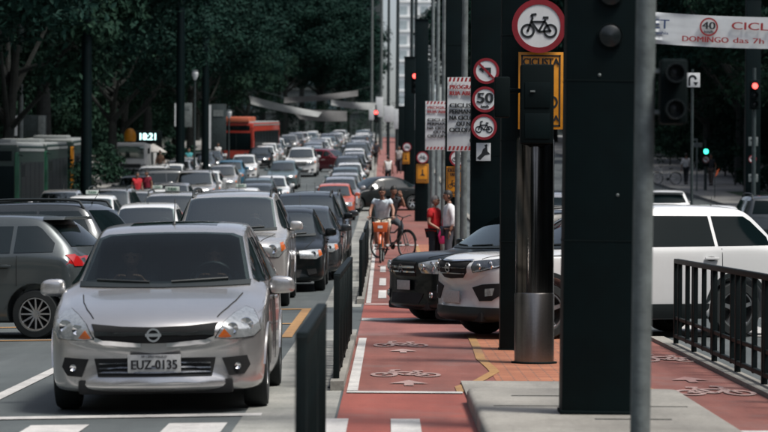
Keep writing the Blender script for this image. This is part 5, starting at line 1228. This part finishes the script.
for c, PP, sc, nm, k in TX:
    t = thing('taxi_sign', 'green-lettered roof sign on the %s car in the %s lane' % (ORD[k], 'second' if nm == '2' else 'third'), 'taxi sign', c.matrix_basis @ Vector((0, -PP['L'] / 2 + PP['yh'] + .5, PP['H'] - .005)), group='roof signs of taxis')
    MB().box((0, 0, .07), (.36, .12, .13)).build('lightbox', mat('taxi_box', (.40, .46, .42), .4), t, bevel=.02)
    text('words', 'TAXI', .10, mat('taxi_green', (.01, .10, .05), .5), t, (0, -.063, .07), bold=.003)
    MB().box((0, 0, .005), (.40, .14, .014)).build('foot', M['trim'], t)
car('sedan', PX(228, 208), 208, 'silver', 'silver saloon turning across the outer lanes, seen side-on in front of the orange bus', yaw=R(-78), front=False, group=Q)
car('hatch', PX(331, 178), 176, 'darkred', 'dark red car turning between the lanes near the far end of the queue', yaw=R(58), front=False, group=Q)
car('wagon', PX(150, 128), 126, 'darkgrey', 'long dark car turning across behind the people in red', yaw=R(-80), front=False, group=Q)
# right-hand carriageway, seen from behind
RG = 'cars driving away on the right'
car('hatch', PX(662, 86), 86, 'white', 'white hatchback driving away beyond the crossover, just right of the grey pole', yaw=math.pi, front=False, group=RG)
car('sedan', PX(706, 61), 61, 'white', 'white saloon roof peeping above the crossover roof', yaw=math.pi, front=False, group=RG)
car('wagon', PX(766, 70), 70, 'darkgrey', 'dark estate car at the right edge of the picture', yaw=math.pi, front=False, group=RG)
car('hatch', PX(505, 95), 95, 'white', 'white car glimpsed between the black columns', yaw=math.pi, front=False, group=RG)
car('sedan', PX(560, 80), 80, 'silver', 'silver car glimpsed right of the steel bollard', yaw=math.pi, front=False, group=RG)
# ------------------------------------------------------------------ buses
def bus(label, X, Z, yaw, w, L, h, bodym, cornerm, roofm, dest, led, group, dz=0):
    t = thing('bus', label, 'bus', (X, Z + L / 2, g(Z + L / 2) + fall(max(X, -13.8)) + dz), 0, group); t.rotation_euler = (slope(Z), 0, yaw); F = -L / 2
    MB().box((0, 0, h / 2 + .12), (w, L, h - .35)).build('body', bodym, t, bevel=.10, seg=3)
    MB().box((0, 0, h - .06), (w - .06, L - .1, .16)).build('roof', roofm, t, bevel=.09, seg=3)
    ws = MB().box((0, F - .006, h * .55), (w - .34, .03, h * .40)).build('windscreen', M['bus_glass'], t, bevel=.012)
    MB().box((0, F - .024, h * .55), (.03, .02, h * .40)).build('pillar', M['trim'], ws)
    dp = MB().box((0, F - .004, h * .86), (w - .5, .04, .34)).build('destination_panel', M['black_matte'], t, bevel=.01)
    text('words', dest, .26, led, dp, (0, F - .03, h * .86), bold=.008)
    for s in (-1, 1):
        MB().box((s * (w / 2 - .07), F - .004, h * .5), (.16, .06, h * .80)).build('corner_post', cornerm, t, bevel=.03)
        MB().box((s * (w / 2 - .40), F - .012, .62), (.34, .04, .18)).build('headlight', M['lamp'], t, bevel=.02)
        n = max(3, int(L / 1.4))
        for i in range(n): y = F + .5 + (L - .9) * (i + .5) / n; MB().box((s * (w / 2 + .002), y, h * .56), (.02, (L - .9) / n - .06, h * .46)).build('side_window', M['bus_glass'], t, smooth=False)
        for y in (F + 1.5, F + L - 1.9):
            MB().cyl((s * (w / 2 - .28), y, .45), (s * (w / 2 + .01), y, .45), .45, n=24).build('wheel', M['rubber'], t, bevel=.03)
        MB().box((s * (w / 2 + .18), F - .15, h * .70), (.16, .10, .42)).build('side_mirror', M['trim'], t); MB().tube([(s * (w / 2 - .05), F, h * .88), (s * (w / 2 + .15), F - .15, h * .86)], .02, 6).build('mirror_arm', M['trim'], t)
        MB().box((s * (w / 2 + .004), 0, h * .93), (.02, L - .2, .10)).build('side_band', roofm, t)
    MB().box((0, F - .03, .42), (w - .1, .10, .22)).build('bumper', M['trim'], t, bevel=.03)
    MB().box((0, F + 2.2, h + .07), (w * .62, 1.5, .18)).build('roof_unit', roofm, t, bevel=.05)
    return t
M['bus_dark'] = mat('bus_dark_green', (.006, .020, .016), .45, 0, 0); M['bus_green'] = mat('bus_green_trim', (.010, .075, .040), .4); M['bus_orange'] = mat('bus_orange_trim', (.50, .20, .015), .4)
M['bus_red'] = mat('bus_red', (.40, .045, .028), .35, 0, .4); M['bus_white'] = mat('bus_white', (.20, .22, .22), .6); M['bus_redroof'] = mat('bus_orange_roof', (.48, .13, .07), .4)
BGp = 'buses in the outer lanes'
bus('dark green bus cut off by the left edge, nearest of the bus row', PX(-17, 94), 94, 0, 2.5, 7.0, 3.15, M['bus_dark'], M['bus_green'], M['bus_white'], '669A-10', M['white_on'], BGp)
bus('dark bus with green corner posts, middle of the row at left', PX(16, 108.5), 108.5, 0, 2.5, 7.0, 3.15, M['bus_dark'], M['bus_green'], M['bus_white'], 'HRS', M['white_on'], BGp)
bus('dark bus with orange corner posts, rear of the row at left', PX(46, 122), 122, 0, 2.5, 7.5, 3.15, M['bus_dark'], M['bus_orange'], M['bus_white'], '875P', M['lens_off'], BGp)
bus('red and white bus with an orange roof unit in the outer lane', PX(246, 196), 196, R(-6.5), 2.5, 12.5, 3.15, M['bus_red'], M['bus_red'], M['bus_white'], '5100', M['lens_off'], BGp).children[0]
for o in COL.objects:
    if o.name.startswith('roof_unit') and o.parent and 'orange roof unit' in o.parent['label']: o.scale = (1.25, 2.0, 2.2); o.location.z = -3.15 * 1.2 + .02; o.location.y = 3.2; setmat(o, M['bus_redroof'])
# white delivery truck on the left
def truck():
    Z = 160; X = PX(132, Z); t = thing('delivery_truck', 'white delivery truck facing the road under the yellow booth at left', 'truck', (X, Z, g(Z) + fall(-13.8) + .14))
    MB().box((0, 0, 1.25), (1.9, 1.7, 1.9), taper=.93).build('cab', mat('truck_white', (.55, .57, .57), .5), t, bevel=.14, seg=3)
    MB().box((0, 3.1, 1.35), (2.0, 4.2, 1.6)).build('cargo_box', mat('truck_white', (.55, .57, .57), .5), t, bevel=.03)
    MB().box((0, -.845, 1.62), (1.55, .06, .72), Matrix.Rotation(R(4), 3, 'X')).build('windscreen', M['glass_light'], t, bevel=.02)
    MB().box((0, -.88, .82), (1.2, .04, .22)).build('grille', M['trim'], t); MB().box((0, -.9, .48), (1.9, .12, .26)).build('bumper', M['trim'], t, bevel=.03)
    for s in (-1, 1):
        MB().box((s * .74, -.885, .80), (.28, .05, .2)).build('headlight', M['lamp'], t, bevel=.02); MB().box((s * 1.06, -.8, 1.7), (.14, .08, .34)).build('side_mirror', M['trim'], t, bevel=.02)
        for y in (-.2, 3.8): MB().cyl((s * .68, y, .38), (s * .95, y, .38), .38, n=20).build('wheel', M['rubber'], t, bevel=.03)
truck()
# ------------------------------------------------------------------ smaller street pieces on the left
def board_cabinet():
    Z = 128; a = W(8, 115, Z); b = W(46, 137, Z); t = thing('shelter_board', 'grey board cabinet on legs above the row of buses', 'sign board', ((a.x + b.x) / 2, Z, g(Z) - .1)); w = b.x - a.x; h = a.z - b.z; zc_ = (a.z + b.z) / 2 - g(Z) + .1
    MB().box((0, 0, zc_), (w, .35, h)).build('case', M['pole_dark'], t, bevel=.02)
    MB().box((-w * .31, -.19, zc_), (w * .36, .03, h * .92)).build('pale_panel', M['banner'], t, bevel=.01); MB().box((w * .40, -.19, zc_), (w * .19, .03, h * .95)).build('pale_panel', M['galv'], t, bevel=.01)
    for x in (-w * .3, w * .3): MB().cyl((x, 0, 0), (x, 0, zc_ - h / 2 + .05), .09, n=10).build('leg', M['pole_dark'], t)
board_cabinet()
def clock():
    Z = 172; p = W(148, 137, Z); t = thing('street_clock', 'dark street clock showing 18:21 in pale digits', 'clock', (p.x, Z, g(Z) - .1)); z = p.z - g(Z) + .1
    MB().box((0, 0, z), (1.75, .25, .80)).build('case', M['black_matte'], t, bevel=.04); MB().cyl((0, 0, 0), (0, 0, z - .3), .09, .08, 12).build('post', M['pole_dark'], t)
    text('digits', '18:21', .62, M['white_on'], t, (0, -.135, z), bold=.015, width=1.0)
clock()
def booth():
    Z = 160; p = W(130, 136, Z); t = thing('phone_booth', 'yellow domed phone hood on a post beside the street clock', 'phone booth', (p.x, Z, g(Z) - .1)); z = p.z - g(Z) + .1
    MB().lathe([(.02, .46), (.20, .40), (.32, .20), (.36, -.05), (.33, -.30), (.28, -.34)], 24, Matrix.Translation((0, 0, z))).build('hood', M['yellow_sign'], t); MB().cyl((0, .25, 0), (0, .25, z), .06, n=10).build('post', M['pole_dark'], t); MB().box((0, .15, z - .2), (.26, .16, .42)).build('telephone', M['trim'], t, bevel=.02)
booth()
def parasol():
    Z = 162; X = PX(153, Z); t = thing('market_parasol', 'pale market parasol on the left sidewalk under the clock', 'parasol', (X, Z, g(Z) - .1)); t.scale = (.72, .72, .8)
    MB().lathe([(1.15, 1.95), (1.12, 2.0), (.55, 2.35), (.02, 2.6)], 8, None).build('canopy', mat('parasol_cloth', (.40, .39, .37), .8, 0, 0, .2, 3), t, ang=10); MB().cyl((0, 0, 0), (0, 0, 2.6), .03, n=8).build('pole', M['pole_dark'], t)
    for i in range(8): a = 2 * math.pi * i / 8; MB().cyl((0, 0, 2.5), (1.13 * math.cos(a), 1.13 * math.sin(a), 1.95), .012, n=5).build('rib', M['pole_dark'], t)
parasol()
def stop_sign(px0, py0, px1, py1, Z, label, m, strip_m):
    a = W(px0, py0, Z); b = W(px1, py1, Z); t = thing('bus_stop_totem', label, 'sign', ((a.x + b.x) / 2, Z, g(Z) - .12), group='bus stop boards on the left sidewalk'); w = b.x - a.x; top = a.z - g(Z) + .12; bot = b.z - g(Z) + .12
    MB().box((0, 0, (top + bot) / 2), (w, .2, top - bot)).build('case', m, t, bevel=.02); MB().cyl((0, 0, 0), (0, 0, bot), .08, n=10).build('post', M['pole_dark'], t)
    MB().box((-w * .44, -.11, (top + bot) / 2), (w * .14, .03, (top - bot) * .96)).build('edge_strip', strip_m, t); MB().box((w * .05, -.11, top - (top - bot) * .2), (w * .6, .03, (top - bot) * .14)).build('caption_panel', M['galv'], t)
stop_sign(175, 103, 192, 127, 170, 'panelled board high on the left sidewalk left of the bus stop', M['galv'], M['banner'])
stop_sign(209, 104, 226, 150, 182, 'tall dark bus stop board with a white edge left of the orange bus', M['pole_dark'], M['banner'])
def globe_lamp(px, py, Z, label):
    p = W(px, py, Z); t = thing('globe_lamp', label, 'street lamp', (p.x, Z, g(Z) - .1), group='pale street lamps on the left'); z = p.z - g(Z) + .1
    MB().cyl((0, 0, 0), (0, 0, z - .3), .07, .05, 10).build('post', M['pole_dark'], t); MB().lathe([(.07, -.28), (.17, -.05), (.19, .12), (.12, .22), (.02, .24)], 16, Matrix.Translation((0, 0, z))).build('globe', M['banner'], t); MB().lathe([(.20, .21), (.13, .28), (.02, .30)], 16, Matrix.Translation((0, 0, z))).build('cap', M['pole_dark'], t)
globe_lamp(229, 114, 175, 'pale lamp just left of the orange bus roof'); globe_lamp(195, 75, 150, 'pale lamp against the dark trees at upper left')
for px, Z, r, h, lab in ((20, 120, .14, 10, 'grey lamp post above the board cabinet at far left'), (86, 112, .24, 12, 'thick dark post right of the bus row'), (180, 150, .26, 12, 'thick dark post left of the bus stop board'), (205, 165, .24, 12, 'thick dark post beside the bus stop board')):
    pole('lamp_post', lab, PX(px, Z), Z, r, r * .8, h, M['galv'] if px == 20 else M['black'], cat='lamp post', group=LPG)
# cloth banners slung over the far carriageway
def sling(pts, Z, label, m):
    q = [W(x, y, Z) for x, y in pts]; t = thing('slung_banner', label, 'banner', q[3], group='cloth banners slung over the far traffic'); o = q[3]; n = 16; vs = []
    for s in (0, .03):
        for i in range(n + 1):
            u = i / n; a = q[0].lerp(q[1], u); b = q[3].lerp(q[2], u)
            for v in (0, .5, 1): p = b.lerp(a, v); vs.append((p.x - o.x, .15 * math.sin(6 * u + 2 * v) + s, p.z - o.z - .12 * math.sin(math.pi * u)))
    k = 3 * (n + 1); fs = []
    for i in range(n):
        for j in range(2): a = 3 * i + j; fs += [(a, a + 3, a + 4, a + 1), (k + a, k + a + 1, k + a + 4, k + a + 3)]
    MB().add(vs, fs).build('cloth', m, t)
    for a, b in ((q[0], W(pts[0][0] - 24, pts[0][1] - 6, Z)), (q[1], W(pts[1][0] + 14, pts[1][1] - 4, Z))): MB().tube([a - o, b - o], .02, 5).build('cord', M['pole_dark'], t)
M['cloth_pale'] = mat('dusty_cloth', (.32, .34, .34), .7, 0, 0, .2, .6)
M['cloth_grey'] = mat('weathered_cloth', (.11, .112, .112), .7, 0, 0, .2, .6)
sling([(249, 95.5), (322, 112), (318, 117), (251, 104)], 236, 'white banner hanging down to a point at the left of the slung banners', M['cloth_pale'])
sling([(287, 106), (347, 111), (347, 121), (300, 119)], 242, 'lower pale banner below the grey one over the far traffic', M['cloth_grey'])
sling([(284, 97), (358, 90), (358, 96), (284, 103)], 250, 'long greyish banner highest of the slung banners', M['cloth_grey'])
sling([(331, 99.5), (377, 102.5), (376, 110), (331, 105)], 254, 'short white banner at the right of the slung banners', M['cloth_pale'])
# right side: street name post, totem with small plates
def name_post():
    Z = 140; p = W(697, 145, Z); t = thing('street_name_post', 'thin post with a pale street name plate beside the green signal', 'sign', (p.x, Z, g(Z) + .13)); z = p.z - g(Z) - .13
    MB().cyl((0, 0, 0), (0, 0, z + .3), .045, n=8).build('post', M['galv'], t); MB().box((0, -.05, z), (.55, .02, .24)).build('name_plate', M['galv'], t, bevel=.005); MB().box((-.12, -.05, z + .28), (.3, .02, .12)).build('upper_plate', M['galv'], t)
name_post()
disc_sign(706, 159.5, 139.6, .36, 'noleft', 'small red-rimmed disc under the green signal at right')
totem(PX(752, 92), 92, .50, 8.0, 'black column at the far right with small white plates, below the red signal')
disc_sign(752.5, 159, 91.7, .27, 'noleft', 'small disc on the black column at the far right')
for py0, py1, lab in ((137, 146, 'small white plate above the disc on the far right column'), (174, 182, 'small white plate below the disc on the far right column')):
    a, b = W(748.5, py0, 91.7), W(758, py1, 91.7); t = thing('small_plate', lab, 'sign', (a + b) / 2); MB().box((0, 0, 0), (b.x - a.x, .02, a.z - b.z)).build('plate', M['galv'], t, bevel=.005); MB().box((0, -.012, .04), ((b.x - a.x) * .6, .004, .05)).build('print', M['ink'], t)
p = W(692.5, 80, 75); t = thing('arrow_plate', 'white plate with a black U-turn arrow against the trees right of the grey pole', 'road sign', p)
MB().box((0, 0, 0), (.42, .015, .40)).build('plate', M['white_print'], t, bevel=.02); MB().annulus((0, .02), .12, .06, .004, 16, Matrix.Translation((0, -.0125, 0)), 0, math.pi).prism([(-.12, -.16), (-.06, -.16), (-.06, .02), (-.12, .02)], .004, Matrix.Translation((0, -.0125, 0))).prism([(.02, -.06), (.16, -.06), (.09, -.16)], .004, Matrix.Translation((0, -.0125, 0))).build('arrow', M['ink'], t, smooth=False)
MB().cyl((0, .05, -(p.z - g(75))), (0, .05, .3), .04, n=10).build('post', M['pole_dark'], t)
fl = thing('hanging_flag', 'small orange pennant right of the green signal', 'flag', W(717, 175, 130)); MB().prism([(-.10, -.1), (.02, .02), (.12, .32), (.0, .22)], .02).build('cloth', mat('orange_cloth', (.55, .10, .03), .7), fl); MB().cyl((-.1, .02, -(W(717, 175, 130).z - g(130))), (-.1, .02, .35), .02, n=6).build('stick', M['pole_dark'], fl)
bpy.data.scenes.remove(TMP)
